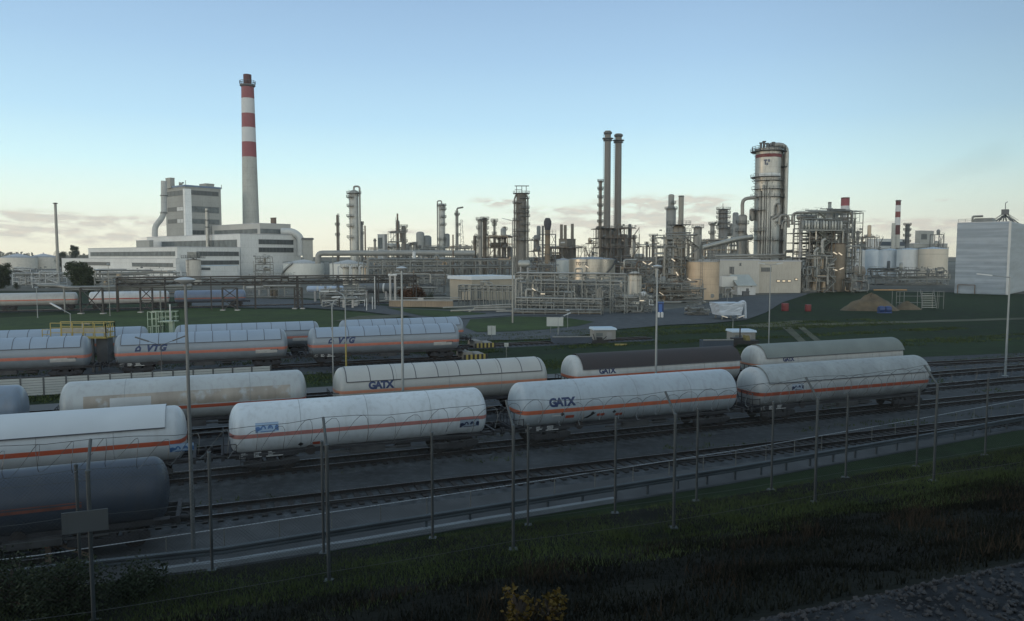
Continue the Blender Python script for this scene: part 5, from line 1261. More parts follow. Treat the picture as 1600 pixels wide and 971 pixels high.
# ================================================================ centre left: tanks, vessels
CT = mat('cream_tank', (.55, .55, .50), .5, 0, .05, .2, streak=.15)
tank('white tank with cone roof nearest to the power station', 474, 62, 412, 406, 440, CT, mat('cone_roof', (.42, .42, .40), .6, 0, .1, .2), bands=1, ang=-2.9)
tank('white tank with cone roof behind three upright silos', 544, 57, 412.5, 406.5, 432, CT, MATS['cone_roof'], bands=1, stair=False)
for px, lab in ((540, 'left one of the three pale upright silos before the cone roofed tank'), (555, 'middle one of the three pale upright silos before the cone roofed tank'), (568.5, 'right one of the three pale upright silos before the cone roofed tank')):
    column(lab, px, 9.5, 415, 330, mat('silo_beige', (.42, .40, .34), .6, 0, .1, .3, streak=.25), [(418, -PI, 0, 1.0)], name='silo', cat='silo', skirt=False)
for px, lab in ((528, 'white downpipe left of the three silos'), (547.5, 'white downpipe between the left and middle silos'), (561.5, 'white downpipe between the middle and right silos'), (574, 'white downpipe right of the three silos')):
    pipes(lab, [([(px, 417), (px, 440)], .35, None), ([(px, 417), (px + 3, 416)], .35, None)], 322, WHITEP, name='downpipe')
hvessel('bluish horizontal tank beside the road below the pipe bridge', 479, 536, 447, 456.5, 205, mat('bluish_tank', (.30, .36, .44), .5, 0, .1, .5), rz=.12, band=[(-.4, WHITEP), (.3, WHITEP)])
hvessel('big dark horizontal tank with a white ring and round end', 560, 617, 442.5, 458, 215, mat('dark_tank', (.085, .095, .10), .5, .1, .15, .4), rz=-.1, band=[(.42, WHITEP)])
hvessel('small white horizontal vessel under the right end of the pipe bridge', 606, 620, 428, 432, 185, WHITEP)
hvessel('grey low horizontal pipe vessel by the road bend', 530, 556, 464, 469.5, 180, PIPEG, rz=.05)
tag(hvessel('pale horizontal tank lying by the left end of the road', 398, 424, 447, 451, 235, CREAM), None)
unit('low pumps and small white pipework by the road bend', 500, 575, 459, 186, 5, 2, 31, 3, 22, WHITEP, [WHITEP, PIPEL, PIPEG, ALU], rz=.1, stairs=False, fill=.1)
unit('low brown and white pipework below the pipe bridge at centre left', 380, 470, 437, 225, 8, 2, 32, 4, 18, None, [PIPEB, WHITEP, PIPEL, PIPEG], rz=.1, stairs=False, fill=.3)
P = gnd(566, 462); t = thing('white_cabinet', 'white slatted electrical cabinet beside the road bend', 'cabinet', P)
w = m(13, P.y); h = m(13, P.y); MB().box(-w / 2, w / 2, 0, 1.2, .15, h).build('body', WHITEP, t); mb = MB()
for i in range(6): mb.box(-w / 2 + .1 + i * w / 6, -w / 2 + .18 + i * w / 6, -.04, 0, .3, h - .2)
mb.build('louvre', DSTEEL, t)
for px, yt, yb, lab in ((573, 466, 486, 'short white pipe post standing left on the road edge'), (582, 464, 484, 'short white pipe post right of its twin on the road edge'), (606, 440, 468, 'white vertical pipe in front of the dark horizontal tank'), (586, 432, 484, 'thin white mast at the road bend')):
    P = gnd(px, yb); h = zof(yt, P.y); o = thing('pipe_post', lab, 'post', P); MB().tube([(0, 0, 0), (0, 0, h)], max(.10, P.y * .0006), 8).build('post', WHITEP, o); MB().lathe([(.3, 0), (.3, .08), (.02, .08)], 8).build('foot', CONC, o)
# low brown wall and its pipes
P = gnd(608, 479.5); Q = gnd(708, 480.5); t = thing('retaining_wall', 'low brownish concrete wall with a pale coping beside the grass', 'wall', P); d = Q - P
mb = MB(); mb.beam((0, 0, .75), d + Vector((0, 0, .75)), .3, 1.5); mb.build('wall', mat('brown_concrete', (.23, .18, .125), .85, 0, .2, .3, streak=.4), t); mb = MB(); mb.beam((0, -.1, 1.6), d + Vector((0, -.1, 1.6)), .5, .2); mb.build('coping', CONC, t)
mb = MB(); mb.beam((11, -.3, 1.0), (11, -.3, 2.0), 1.0, 1.0) if False else mb.box(7.2, 8.6, -.5, .1, 0, 2.3); mb.build('pillar', CONC, t)
pipes('white pipe carried over the low brownish wall', [([(590, 471), (606, 469), (705, 468.5), (718, 468.5)], .16, None), ([(600, 466), (720, 465.5)], .12, None)], 187, PIPEL, [(625, 469), (655, 469), (680, 469), (700, 469)])
# flat building
hall('long flat roofed tan building with white roof slab in front of the refinery', 737, 207, 703, 803, 437.5, rad(36), mat('tan_wall', (.30, .27, .21), .75, 0, .07, .3, streak=.15), mat('white_slab', (.46, .50, .52), .6, 0, .06, .3), [('L', .25, .6, 450, 456, 2, gl), ('R', .55, .72, 448, 453, 1, gl), ('R', .14, .2, 451, 466, 1, gm)], roofslab=1.0)
# ================================================================ the refinery skyline, left to right
PL = [PIPEL, PIPEG, ALU, ALUD]
BRW = [PIPEB, RUSTY, ALUD, PIPEG, TAN]
pipes('very fat grey header pipe running level across the plant', [([(497, 412), (497, 396), (650, 395.5), (742, 396)], m(9, 400) / 2, None)], 400, mat('header_grey', (.215, .22, .205), .55, .2, .12, .3, streak=.2), [(520, 398), (560, 398), (600, 398), (640, 398), (680, 398), (720, 398)], name='header_pipe', bend=4)
column('thin brown column with a bent top pipe, first right of the power station', 528, 3.6, 336, 470, PIPEB, [(352, *FULL, .8), (368, *FULL, .8)], over=1, lad=0.)
column('tall silver column with platforms on its left and a pipe on its right', 554.5, 13.5, 297, 450, ALU, [(303, *FULL, 1.8), (309, *LEFT, 2.), (323, *LEFT, 1.8), (339, *LEFT, 2.), (354, *LEFT, 2.), (372, *LEFT, 2.)], over=1, lad=PI, rings=8)
column('thin pipe column tucked right of the tall silver column', 566, 3.0, 346, 455, PIPEG, [(350, *FULL, .7), (366, *FULL, .7)], lad=0.)
stack('thin rust brown vent right of the tall silver column', 571, 2.6, 2.2, 353, 440, RUSTY, name='vent_stack')
stack('short vent with a flared head before the header pipe', 586, 3.6, 3.6, 373, 440, ALUD, [(376, 1.5, .5)], name='vent_stack')
hall('white louvred box unit beside the pipe stack structure', 601, 450, 591, 606, 367, rad(50), mat('louvre_white', (.47, .48, .46), .6, 0, .06, .3, wave=('Z', .8, .6, .3)), ROOFG, [('L', .3, .9, 372, 388, 2, gm)])
unit('open steel structure with stacked exchangers behind the header pipe', 606, 637, 364, 450, 12, 5, 41, 8, 16, None, [ALU, PIPEL, PIPEG, RUSTY], rz=.3)
stack('slender dark stack rising from the exchanger structure', 621.7, 4, 2.6, 334, 448, RUSTY, [(345, 1.6, .4)], lad=PI, name='vent_stack')
column('column with a railed head at the right of the exchanger structure', 631, 6.5, 353, 452, ALUD, [(355, *FULL, 1.4), (362, *FULL), (378, *RIGHT)], lad=0.)
for px, w, yt, lab in ((641.5, 4, 379, 'small drum column left in the little group above the header pipe'), (648, 5, 378, 'small drum column in the middle of the little group above the header pipe'), (654.5, 3.5, 383, 'small drum column right in the little group above the header pipe')):
    column(lab, px, w, yt, 460, PIPEL, [(yt + 4, *FULL, .8)], group=None)
column('slim silver column with a loop pipe on top and platforms on its right', 690.5, 9.5, 318, 520, ALU, [(322, *FULL), (328, *RIGHT), (340, *RIGHT), (352, *RIGHT), (375, *FULL)], over=-1, lad=0., rings=6)
stack('plain brown vent post before the slim silver column', 708, 2.2, 2.2, 367, 330, RUSTY, name='vent_stack')
t, r, h = column('flare column with a hooked top pipe and lattice mast', 714.5, 4.2, 329, 540, ALUD, [(336, *FULL, 1.0), (352, *RIGHT), (368, *RIGHT)], lad=PI)
mb = MB(); mb.tube([(0, 0, h - 1), (0, 0, h + 1.5), (4.5, 0, h + 2.2)], .6, 8, bend=1.2); mb.build('hooked_pipe', ALUD, t)
mb = MB()
for i in range(10):
    za, zb = i * h * .085, (i + 1) * h * .085
    for x in (2.4, 6.0 - i * .25): mb.beam((x, 0, za), (x, 0, zb), .25)
    mb.beam((2.4, 0, za), (6.0 - i * .25, 0, zb), .18); mb.beam((2.4, 0, zb), (6.0 - i * .25, 0, zb), .18)
mb.build('lattice_mast', STEEL, t)
# twin column group at x 740-760
column('brown column with flat head left in the crowded pair', 750.5, 6.8, 342, 420, ALUD, [(344, *FULL, 1.3), (357, *LEFT), (372, *LEFT)], lad=PI, rings=5)
column('brown column with many right side platforms in the crowded pair', 757.5, 6.6, 340, 424, PIPEB, [(343, *FULL, 1.3), (350, *RIGHT), (358, *RIGHT), (366, *RIGHT), (376, *RIGHT), (388, *RIGHT)], lad=0., rings=4)
column('low brown column left of the crowded pair', 742, 5, 368, 425, PIPEB, [(380, *FULL, 1.)], over=1)
column('thin column with a cross shaped platform head behind the crowded pair', 772.5, 3.4, 343, 440, ALUD, [(346, *FULL, 1.5), (352, *FULL, .9), (366, *FULL, .9)], lad=0.)
column('thin domed column right of the cross headed one', 788.5, 4.4, 354, 440, PIPEB, [(359, *FULL, .9), (372, *FULL, .9)], lad=PI)
column('short column in the pipework between the two thin columns', 780.5, 4.4, 371, 430, ALUD, [(374, *FULL, 1.)])
unit('brownish process structure with many small vessels left of the big lattice tower', 752, 806, 372, 430, 16, 4, 51, 10, 30, RUSTY, BRW + PL, rz=.25)
unit('long low process structure between the crowded pair and the vent post', 700, 752, 388, 440, 10, 2, 52, 5, 18, None, BRW + PL, rz=.1)
# big lattice tower D
t, r, h = column('massive grey brown reactor tower wrapped in platforms with a lifting frame on top', 814.5, 15, 302, 410, mat('reactor_brown', (.14, .132, .112), .7, .1, .15, .3, streak=.3), [(303, *FULL, 2.0), (311, *RIGHT, 1.8), (318, *LEFT, 2.2), (326, *RIGHT, 2.0), (333, *FULL, 1.8), (339, *RIGHT, 2.2), (345, *LEFT, 2.2), (352, *RIGHT, 2.2), (362, *FULL, 2.), (369, *LEFT, 2.2), (376, *FULL, 2.2)], lad=PI, rings=5, domed=False)
z1 = zof(291, 410); mb = MB()
for x in (-r, r * .1, r): mb.beam((x, -.5, h), (x, -.5, z1), .35)
mb.beam((-r - 1, -.5, z1), (r + 1.5, -.5, z1), .45); mb.beam((-r - 1, -.5, z1 - 2), (r * .1, -.5, z1 - 2), .25); mb.build('lifting_frame', DSTEEL, t)
mb = MB()
for x in (-r - 1.1, r + .9): mb.tube([(x, -.8, 1), (x, -.8, h - 3), (x * .6, -.8, h)], .45, 8, bend=1); mb.tube([(x * .75, -r, 1), (x * .75, -r, h * .9)], .3, 8)
mb.build('riser_pipe', ALUD, t)
# elevated stack E with dark hood
t, r, h = stack('brown elevated furnace stack with a dark conical hood', 855.5, 8.5, 8, 353, 340, mat('stack_tan', (.17, .13, .085), .7, .1, .15, .3, streak=.4), lad=None, name='furnace_stack')
zc = zof(341, 340); MB().lathe([(r, h - 2), (r * 1.38, h + .5), (r * 1.38, zc - 1.5), (r * .8, zc), (.02, zc)], 20).build('hood', mat('black_hood', (.035, .035, .04), .7), t, smooth=True)
MB().tube([(-m(7.5, 340), 0, 1), (-m(7.5, 340), 0, zof(353, 340))], m(3.4, 340) / 2, 10).build('side_stack', DSTEEL, t)
xa, xb = xof(842, 340) - t.location.x, xof(868, 340) - t.location.x; zp = zof(367, 340); zt = zof(360, 340)
mb = MB()
for x in (xa, xb):
    for y in (-2, 2): mb.beam((x, y, 0), (x, y, zp), .3)
for i in range(4):
    za, zb = zp * (i + 1) / 5, zp * (i + 2) / 5; mb.beam((xb * .45, -2, za), (xb, -2, zb), .18); mb.beam((xb, -2, za), (xb * .45, -2, zb), .18); mb.beam((xa, -2, zb), (xb, -2, zb), .22)
mb.build('support_frame', DSTEEL, t); MB().box(xa, xb, -2.2, 2.2, zp, zp + .25).build('platform', DSTEEL, t); MB().rail([(xa, -2.2, zp), (xb, -2.2, zp)], zt - zp, .12, 1.6, 2).build('railing', DSTEEL, t)
# twin furnace stacks F
for px, yt, lab in ((877, 351, 'left stubby furnace stack of the distant brown pair'), (883, 352, 'hidden middle stubby furnace stack of the distant brown group'), (894, 350, 'right stubby furnace stack of the distant brown pair')):
    stack(lab, px, 5.5, 4.6, yt, 520, mat('stubby_brown', (.15, .135, .105), .7, .05, .12, .3, streak=.3), name='furnace_stack')
hall('brown furnace block with two light gaps under the distant stubby stacks', 886, 515, 873, 899, 374, rad(45), MATS['stubby_brown'], RUSTY, [('L', .25, .8, 378, 380, 1, WHITEP), ('R', .2, .8, 386, 388, 1, WHITEP)])
# tank G and its neighbours
tG = mat('brushed_tank', (.36, .335, .28), .32, .6, .1, .15, streak=.2, seams=(1.6, .03, .25, 2))
t, r, ze = tank('big wide brushed metal tank with cone roof below the twin stacks', 925, 72, 405.5, 401.5, 400, tG, mat('lead_roof', (.24, .26, .28), .55, .2, .1, .3), bands=2, ang=-1.4, lad=True)
# faded dark lettering on its flank
mb = MB()
bm = text_bm('TOTZ', 2.4, 0, .05, 1.1)
zc = zof(411, 400)
for v in bm.verts: a = -2.42 + v.co.x / r; v.co = Vector(((r + .15) * math.cos(a), (r + .15) * math.sin(a), zc - 1.2 + v.co.y))
me = bpy.data.meshes.new('lettering'); bm.to_mesh(me); bm.free(); me.materials.append(DSTEEL); o = bpy.data.objects.new('lettering', me); COL.objects.link(o); o.parent = t
tank('pale round tank half hidden left of the brushed metal tank', 880, 26, 407, 404, 430, mat('pale_green_tank', (.42, .45, .43), .5, .1, .06, .2), ROOFG, stair=False, bands=1)
column('tan silver vertical vessel in front of the pipework below the twin stacks', 992, 22, 424.5, 196, mat('tan_silver', (.36, .33, .27), .4, .4, .12, .4, streak=.25), [(428, *FULL, .8)], name='pressure_vessel', cat='vessel', lad=-1.2, rings=2)
hvessel('pale horizontal drum lying behind the pipework right of the tan building', 809, 829, 407, 419, 300, ALU)
tank('low grey domed tank behind the tan building', 690, 40, 407, 403, 420, ALUD, ROOFG, stair=False, bands=1)
# twin tall stacks
SG = mat('stack_grey', (.135, .130, .115), .65, .1, .1, .25, streak=.3)
t, r, h = stack('left one of the twin tall grey stacks, slightly higher', 948, 10.8, 9.6, 205, 480, SG, [(208, 1.35, 1.2), (217, 1.75, .7), (220, 1.5, .5)], lad=PI)
t, r, h = stack('right one of the twin tall grey stacks, slightly lower', 964.5, 11.5, 10, 209.5, 486, SG, [(212, 1.35, 1.2), (220, 1.75, .7), (223, 1.5, .5)], lad=PI)
column('thin dark column full of platforms clinging to the left twin stack', 937.5, 4.6, 282, 470, PIPEB, [(y, *FULL, 1.1) for y in (284, 296, 309, 322, 335, 347, 357)], lad=PI)
unit('dark furnace structure at the foot of the twin stacks', 925, 992, 358, 478, 22, 5, 61, 9, 34, RUSTY, [RUSTY, PIPEB, ALUD, DSTEEL, PIPEL], rz=.3, lamps=1)
hall('brown box furnace under the left twin stack', 950, 490, 936, 962, 357, rad(48), mat('furnace_brown', (.135, .12, .098), .8, .05, .2, .3, streak=.3), RUSTY)
hall('brown box furnace under the right twin stack', 976, 494, 962, 984, 372, rad(48), MATS['furnace_brown'], RUSTY)
column('small column with a thin vent at the right foot of the twin stacks', 990, 4.6, 367, 470, ALUD, [(372, *FULL)], lad=0.)
unit('small railed scaffold with lamp left of the twin stack furnace', 915, 932, 381, 440, 8, 3, 62, 2, 8, RUSTY, BRW, rz=.2, lamps=1)
unit('low dark pipe units on the horizon right of the twin stacks', 985, 1045, 386, 520, 14, 2, 63, 6, 16, RUSTY, BRW + PL, rz=.1)
column('distant small tower with a crowned platform head', 1020.5, 5, 367, 560, PIPEB, [(369, *FULL, 2.2), (376, *FULL, 1.5), (384, *FULL, 1.5)], lad=0.)
column('distant stub column left of the crowned tower', 1010.5, 3.2, 378, 560, PIPEB, [(381, *FULL, 1.)])
# stacks J
column('pale stack with a wide lower drum and narrower flue, right of the crowned tower', 1047.5, 15, 303.5, 480, mat('pale_drum', (.215, .215, .195), .55, .2, .1, .3, streak=.25), [(327, *FULL, 1.0), (318, *RIGHT)], neck=(327, .6), name='chimney_stack', cat='chimney', domed=False)
stack('grey flue behind the round platform tower', 1063, 8, 8, 306, 470, ALUD, [(307, 1.12, .5)])
t, r, h = column('round tower with wide circular platforms before the tan tank', 1060, 21, 352, 235, mat('platform_tower', (.20, .18, .14), .5, .3, .15, .4, streak=.3), [(352, *FULL, 1.6), (364, *FULL, 1.8), (381, *FULL, 1.5), (419, *FULL, 1.3), (447, *FULL, 1.2)], lad=-1.0, rings=2)
unit('stair tower wrapped round the round platform tower with many lit lamps', 1022, 1086, 372, 222, 9, 6, 71, 8, 36, None, PL + BRW, rz=.25, fill=.8, lamps=2)
unit('jumble of pipes and valves at the foot of the platform tower', 1008, 1100, 448, 203, 8, 2, 72, 8, 40, None, PL + BRW, rz=.1, stairs=False, lamps=1)
column('plain pale drum right of the round platform tower', 1089.5, 12.5, 353.5, 320, ALUD, [(356, *FULL, .9)], rings=1)
tank('big tan cylindrical tank right of the stair tower', 1098.5, 50, 410, 407.5, 218, TAN, mat('tan_roof', (.30, .27, .22), .6), bands=0, stair=False, lad=True)
column('slim column with platforms before the far lattice tower', 1112, 6, 348, 420, ALUD, [(351, *FULL, 1.), (365, *FULL, 1.)], lad=0.)
column('dark bristling column with a crowned top', 1129, 13, 326, 430, mat('dark_column', (.15, .15, .14), .6, .2, .2, .3), [(y, *FULL, 1.6) for y in (328, 334, 341, 349, 357)], lad=PI)
stack('thin mast on the crowned top of the dark bristling column', 1128, 1.2, .9, 318, 429, DSTEEL, name='mast')
unit('dense grey structure around the dark bristling column', 1116, 1150, 352, 440, 14, 5, 73, 8, 18, DSTEEL, PL + [DSTEEL], rz=.3)
unit('low process structure left of the huge silver column', 1090, 1172, 378, 400, 14, 2, 74, 6, 24, None, PL + BRW, rz=.15)
# huge column P
cp = mat('bright_column', (.335, .33, .295), .42, .5, .12, .25, streak=.4, seams=(5., .06, .25, 2))
Y = 320; t, r, h = column('huge silver process column with a red ring near its top', 1197, 38, 233, Y, cp, [(238, *FULL, 2.2), (262, -.6, .8, 2.4), (278, PI * .5, PI * 1.7, 2.0), (284, -PI, -.4, 1.6), (297, -PI, -.4, 1.8), (309, *FULL, 1.8), (330, -PI, -2.0, 2.2), (348, -1.2, 0, 2.2), (362, -PI, -2.0, 2.), (376, -PI, 0, 1.8)], lad=PI * .98, domed=False, ladz=.4)
z = zof(245, Y); MB().lathe([(r, z - .7), (r + .12, z - .65), (r + .12, z + .65), (r, z + .7)], 40).build('red_ring', REDP, t)
mb = MB(); z = zof(238, Y); mb.rail([((r + 1.5) * math.cos(2 * PI * i / 20), (r + 1.5) * math.sin(2 * PI * i / 20), z) for i in range(21)], 2.2, .14, 9, 2); mb.build('top_railing', DSTEEL, t)
mb = MB()
for x, hh in ((-r * .8, 3.2), (-r * .55, 3.8), (-r * .3, 3.0), (0, 2.6), (r * .2, 3.4)): mb.lathe([(.5, z), (.5, z + hh), (.8, z + hh), (.8, z + hh + .4), (.02, z + hh + .4)], 10, Tm(x, -r * .5, 0))
mb.build('top_nozzle', DSTEEL, t)
mb = MB(); zt = zof(227, Y)
mb.tube([(0, -.5, h - 1), (0, -.5, zt), (r + 2.2, -.5, zt), (r + 2.2, -.5, 6)], 1.0, 14, bend=4); mb.build('overhead_pipe', ALU, t, smooth=True)
MB().tube([(r * .35, 1.5, h - 1), (r * .35, 1.5, zt - 1.2), (r + 1.2, 1.5, zt - 2.4), (r + 1.0, 0.5, 6)], .75, 12, bend=2.5).build('overhead_pipe', ALUD, t, smooth=True)
for i, (k, yt) in enumerate(((-.82, 300), (-.64, 292), (-.48, 285), (-.32, 285), (-.18, 297), (.02, 340))):
    x = k * r; y = -math.sqrt(max(.1, r * r - x * x)) - .6; MB().tube([(x * .9, y + 1.4, zof(yt, Y)), (x, y, zof(yt, Y)), (x, y, 3)], .42, 8, bend=.8).build('riser_pipe', ALU if i % 2 else PIPEL, t, smooth=True)
MB().tube([(r * .55, -r * .85, zof(322, Y)), (r * .55, -r - .6, zof(322, Y)), (r * .55, -r - .6, zof(338, Y)), (r * .0, -r - .6, zof(343, Y))], .8, 10, bend=1.4).build('bypass_pipe', ALUD, t, smooth=True)
MB().lathe([(.3, zof(346, Y)), (1.2, zof(344, Y)), (1.2, zof(328, Y)), (.3, zof(326, Y))], 14, Tm(-r - 1.3, -.5, 0)).build('side_drum', ALUD, t, smooth=True)
bm = poly_bm([rect(0, 1.4, 1.4, 2.0), rect(.4, .9, -.2, 1.4), rect(1.7, 2.4, .9, 2.0), rect(1.1, 1.7, -.4, .6)])
for v in bm.verts: a = -2.25 + v.co.x / r; v.co = Vector(((r + .1) * math.cos(a), (r + .1) * math.sin(a), zof(259, Y) + v.co.y))
me = bpy.data.meshes.new('mark'); bm.to_mesh(me); bm.free(); me.materials.append(mat('faded_navy', (.07, .08, .11), .6)); o = bpy.data.objects.new('faded_emblem', me); COL.objects.link(o); o.parent = t
mb = MB(); a0 = -2.6
mb.lathe([(r + .06, zof(278, Y)), (r + .09, zof(278, Y)), (r + .09, zof(272, Y)), (r + .06, zof(272, Y))], 20, None, -2.7, -.75); mb.build('pale_panel', mat('pale_panel', (.50, .52, .50), .5), t)
column('grey drum column with a pipe arching to the huge silver column', 1159, 13.5, 335, 318, ALUD, [(350, *FULL, .9), (362, *LEFT)], over=None, rings=2)
pipes('arched pipe joining the grey drum column to the huge silver column', [([(1160, 336), (1160, 311), (1180, 309)], .75, None)], 317, ALUD, bend=2.5)
pipes('long inclined pipe gallery climbing to the huge silver column', [([(1098, 387), (1150, 374), (1176, 370)], 1.0, None), ([(1098, 390), (1150, 377), (1176, 373)], .4, None)], 310, ALU, [(1110, 385), (1135, 379), (1160, 373)], name='pipe_gallery')
pipes('pair of long level pipes above the pale hall roof', [([(1118, 400), (1226, 398.5), (1226, 393), (1240, 392)], .5, None), ([(1118, 404), (1235, 402)], .4, None)], 285, PIPEL, [(1130, 402), (1160, 402), (1190, 401), (1220, 400)])
# pale hall L
hall('long pale hall with few small windows below the huge silver column', 1125, 250, 1122, 1186, 407.5, rad(8), mat('hall_pale', (.38, .365, .32), .7, 0, .06, .25, streak=.2), ROOFG, [('R', .25, .31, 418, 427, 1, gl), ('R', .33, .35, 418, 428, 1, gm), ('R', .5, .53, 412, 415, 1, gl)], lenl=18)
hall('right end of the pale hall, darker, with a row of lit windows', 1187, 254, 1184, 1251, 409, rad(8), mat('hall_drab', (.36, .335, .28), .75, 0, .08, .25, streak=.25), ROOFG, [('R', .05, .28, 419, 424, 2, gl), ('R', .42, .50, 438.5, 440.5, 1, WINLIT), ('R', .55, .63, 438.5, 440.5, 1, WINLIT), ('R', .68, .76, 438.5, 440.5, 1, WINLIT), ('R', .86, .92, 436, 438, 1, WINLIT)], lenl=18)
Y = 243; P = base(1150, Y); t = thing('lean_to_shed', 'white lean-to with a ribbed sloping roof against the pale hall', 'shed', P, rad(4)); w = m(30, Y); h1, h0 = zof(431, Y), zof(447, Y)
mb = MB(); mb.box(0, w * .95, -2, 4, 0, h0); mb.build('wall', WHITEP, t); mb = MB(); mb.add([(-.3, -2.6, h0), (w, -2.6, h0), (w, 4.5, h1), (-.3, 4.5, h1), (-.3, -2.6, h0 + .25), (w, -2.6, h0 + .25), (w, 4.5, h1 + .25), (-.3, 4.5, h1 + .25)], [(3, 2, 1, 0), (4, 5, 6, 7), (0, 1, 5, 4), (1, 2, 6, 5), (2, 3, 7, 6), (3, 0, 4, 7)]); mb.build('roof', mat('ribbed_roof', (.40, .43, .40), .6, 0, .1, .4, wave=('X', 1.6, .8, .15)), t)
mb = MB(); mb.box(w * .45, w * .6, -2.05, -2.0, .2, 2.2); mb.build('door', DSTEEL, t); MB().lathe([(.35, 0), (.35, .1), (.02, .1)], 10, Tm(w * .72, -2.05, 3.0) @ Matrix.Rotation(PI / 2, 4, 'X')).build('fan', DSTEEL, t)
Y = 246; P = base(1126, Y); t = thing('loading_canopy', 'pale overhanging canopy box on the left of the lean-to', 'canopy', P); w = m(24, Y); MB().box(0, w, -2, 1, zof(448, Y), zof(432, Y)).build('box', mat('canopy_white', (.50, .50, .46), .7, 0, .06, .4), t)
for x in (.3, w - .3): MB().box(x - .15, x + .15, -1.9, -1.6, 0, zof(448, Y)).build('leg', STEEL, t)
P = gnd(1165, 463); mb = MB(); mb.box(-1, 1, -.7, .7, .15, 1.4, taper=.08); mb.box(-1.1, 1.1, -.8, .8, 1.4, 1.55); mb.box(-.9, -.6, -.6, .6, 0, .15); mb.box(.6, .9, -.6, .6, 0, .15); tag(mb.build('waste_skip', mat('skip_dark', (.06, .065, .07), .6), loc=P), 'small dark skip standing before the lean-to', 'skip')
pipes('white goalpost pipes before the overhanging canopy', [([(1133, 478), (1133, 451), (1143, 451), (1143, 478)], .28, None), ([(1138, 476), (1138, 458)], .22, None), ([(1129, 474), (1129, 460), (1136, 460)], .22, None)], 225, PIPEL)
P = gnd(1031, 489); w = m(10, P.y); h = zof(473, P.y); t = thing('portable_cabin', 'narrow bright blue cabin at the foot of the stair tower', 'cabin', P)
MB().box(-w / 2, w / 2, -.6, .8, 0.1, h).build('body', BLUEP, t); MB().box(-w / 2 - .05, w / 2 + .05, -.65, .85, h, h + .12).build('roof', mat('blue_roof_cap', (.10, .18, .36), .5), t); MB().box(-.35, .35, -.64, -.6, .2, h * .85).build('door', mat('blue_door', (.05, .13, .36), .5), t)
for px, lab in ((1029.5, 'left short white bollard before the blue cabin'), (1034.5, 'right short white bollard before the blue cabin')):
    P = gnd(px, 497); mb = MB(); mb.lathe([(.28, 0), (.28, 1.0), (.2, 1.15), (.02, 1.2)], 10); tag(mb.build('bollard', WHITEP, loc=P, smooth=True), lab, 'bollard')
# wrapped cabin
P = gnd(1136, 499); Y = P.y; TARP = mat('white_tarpaulin', (.36, .40, .44), .55, 0, .10, .5, bump=.5, bscale=1.1)
t = thing('wrapped_cabin', 'cabin on stilts wrapped in white plastic sheeting beside the road', 'wrapped cabin', P, .15); w = m(42, Y); h = zof(473, Y); mb = MB()
bm = [(-w * .40, -1.6), (w * .42, -1.6), (w * .42, 2.2), (-w * .40, 2.2)]; tp = [(-w * .52, -1.9), (w * .5, -1.9), (w * .5, 2.5), (-w * .52, 2.5)]
N = 8; vs = []; rr = random.Random(9)
for j in range(N + 1):
    k = j / N; z = .9 + (h - .9) * k
    for q in range(4):
        a = Vector(bm[q]).lerp(Vector(tp[q]), k); b = Vector(bm[(q + 1) % 4]).lerp(Vector(tp[(q + 1) % 4]), k)
        for s in range(6): c = a.lerp(b, s / 6); n = rr.uniform(-.07, .07); vs.append((c.x + n, c.y + n, z + rr.uniform(-.05, .05)))
mb.add(vs, [(j * 24 + i, j * 24 + (i + 1) % 24, (j + 1) * 24 + (i + 1) % 24, (j + 1) * 24 + i) for j in range(N) for i in range(24)] + [tuple(N * 24 + i for i in range(24)), tuple(reversed(range(24)))])
mb.build('sheeting', TARP, t)
for x in (-w * .3, w * .3):
    for y in (-1.2, 1.8): MB().box(x - .12, x + .12, y - .12, y + .12, 0, .92).build('leg', STEEL, t)
MB().tube([(w * .5, .5, h - .2), (w * .75, .8, h + .2), (w * .78, .8, 0)], .35, 8, bend=.8).build('wrapped_pipe', TARP, t, smooth=True)
unit('low pipe trestle with valves left of the wrapped cabin', 1072, 1108, 490, 158, 3, 1, 77, 3, 16, None, PL, rz=.1, stairs=False, fill=.2)
# structure Q at right
unit('great air cooler structure with open decks right of the huge silver column', 1238, 1334, 335, 275, 17, 8, 81, 18, 70, mat('greenish_steel', (.13, .14, .118), .55, .3, .2, .6), PL + [PIPEB, DSTEEL], rz=.28, fill=.95, ragged=.06, lamps=0, bay=3.0)
unit('dark inner decks and exchangers deep inside the air cooler structure', 1242, 1330, 346, 292, 12, 9, 121, 20, 50, DSTEEL, PL + [DSTEEL, PIPEB, RUSTY], rz=.28, fill=1, ragged=.05, stairs=False, bay=3.2)
unit('low crowded exchanger deck at the left foot of the air cooler structure', 1240, 1300, 404, 262, 8, 3, 122, 9, 34, None, PL + BRW, rz=.2, fill=.9, ragged=.2)
Y = 263; P = base(1283, Y); t = thing('cooler_bank', 'row of upright finned coolers along the top deck of the air cooler structure', 'cooler', (P.x, Y, 0), .28); z0, z1 = zof(359, Y), zof(345, Y); w = m(70, Y)
for i in range(14): x = -w / 2 + w * i / 13; MB().lathe([(.35, z0), (.5, z0 + .4), (.5, z1 - .5), (.25, z1), (.02, z1)], 10, Tm(x, 0, 0)).build('cooler_tube', ALU if i % 3 else PIPEG, t, smooth=True)
mb = MB(); mb.box(-w / 2 - 1, w / 2 + 1, -.8, .8, z0 - .5, z0); mb.tube([(-w / 2, 0, z1 + .5), (w / 2, 0, z1 + .5)], .22); mb.build('header', STEEL, t)
for px, yt, r_, lab in ((1247, 333, 2.2, 'fat round-ended drum on the roof of the air cooler structure'),): hv = hvessel(lab, 1242, 1275, 336, 344, 274, ALUD, rz=.28)
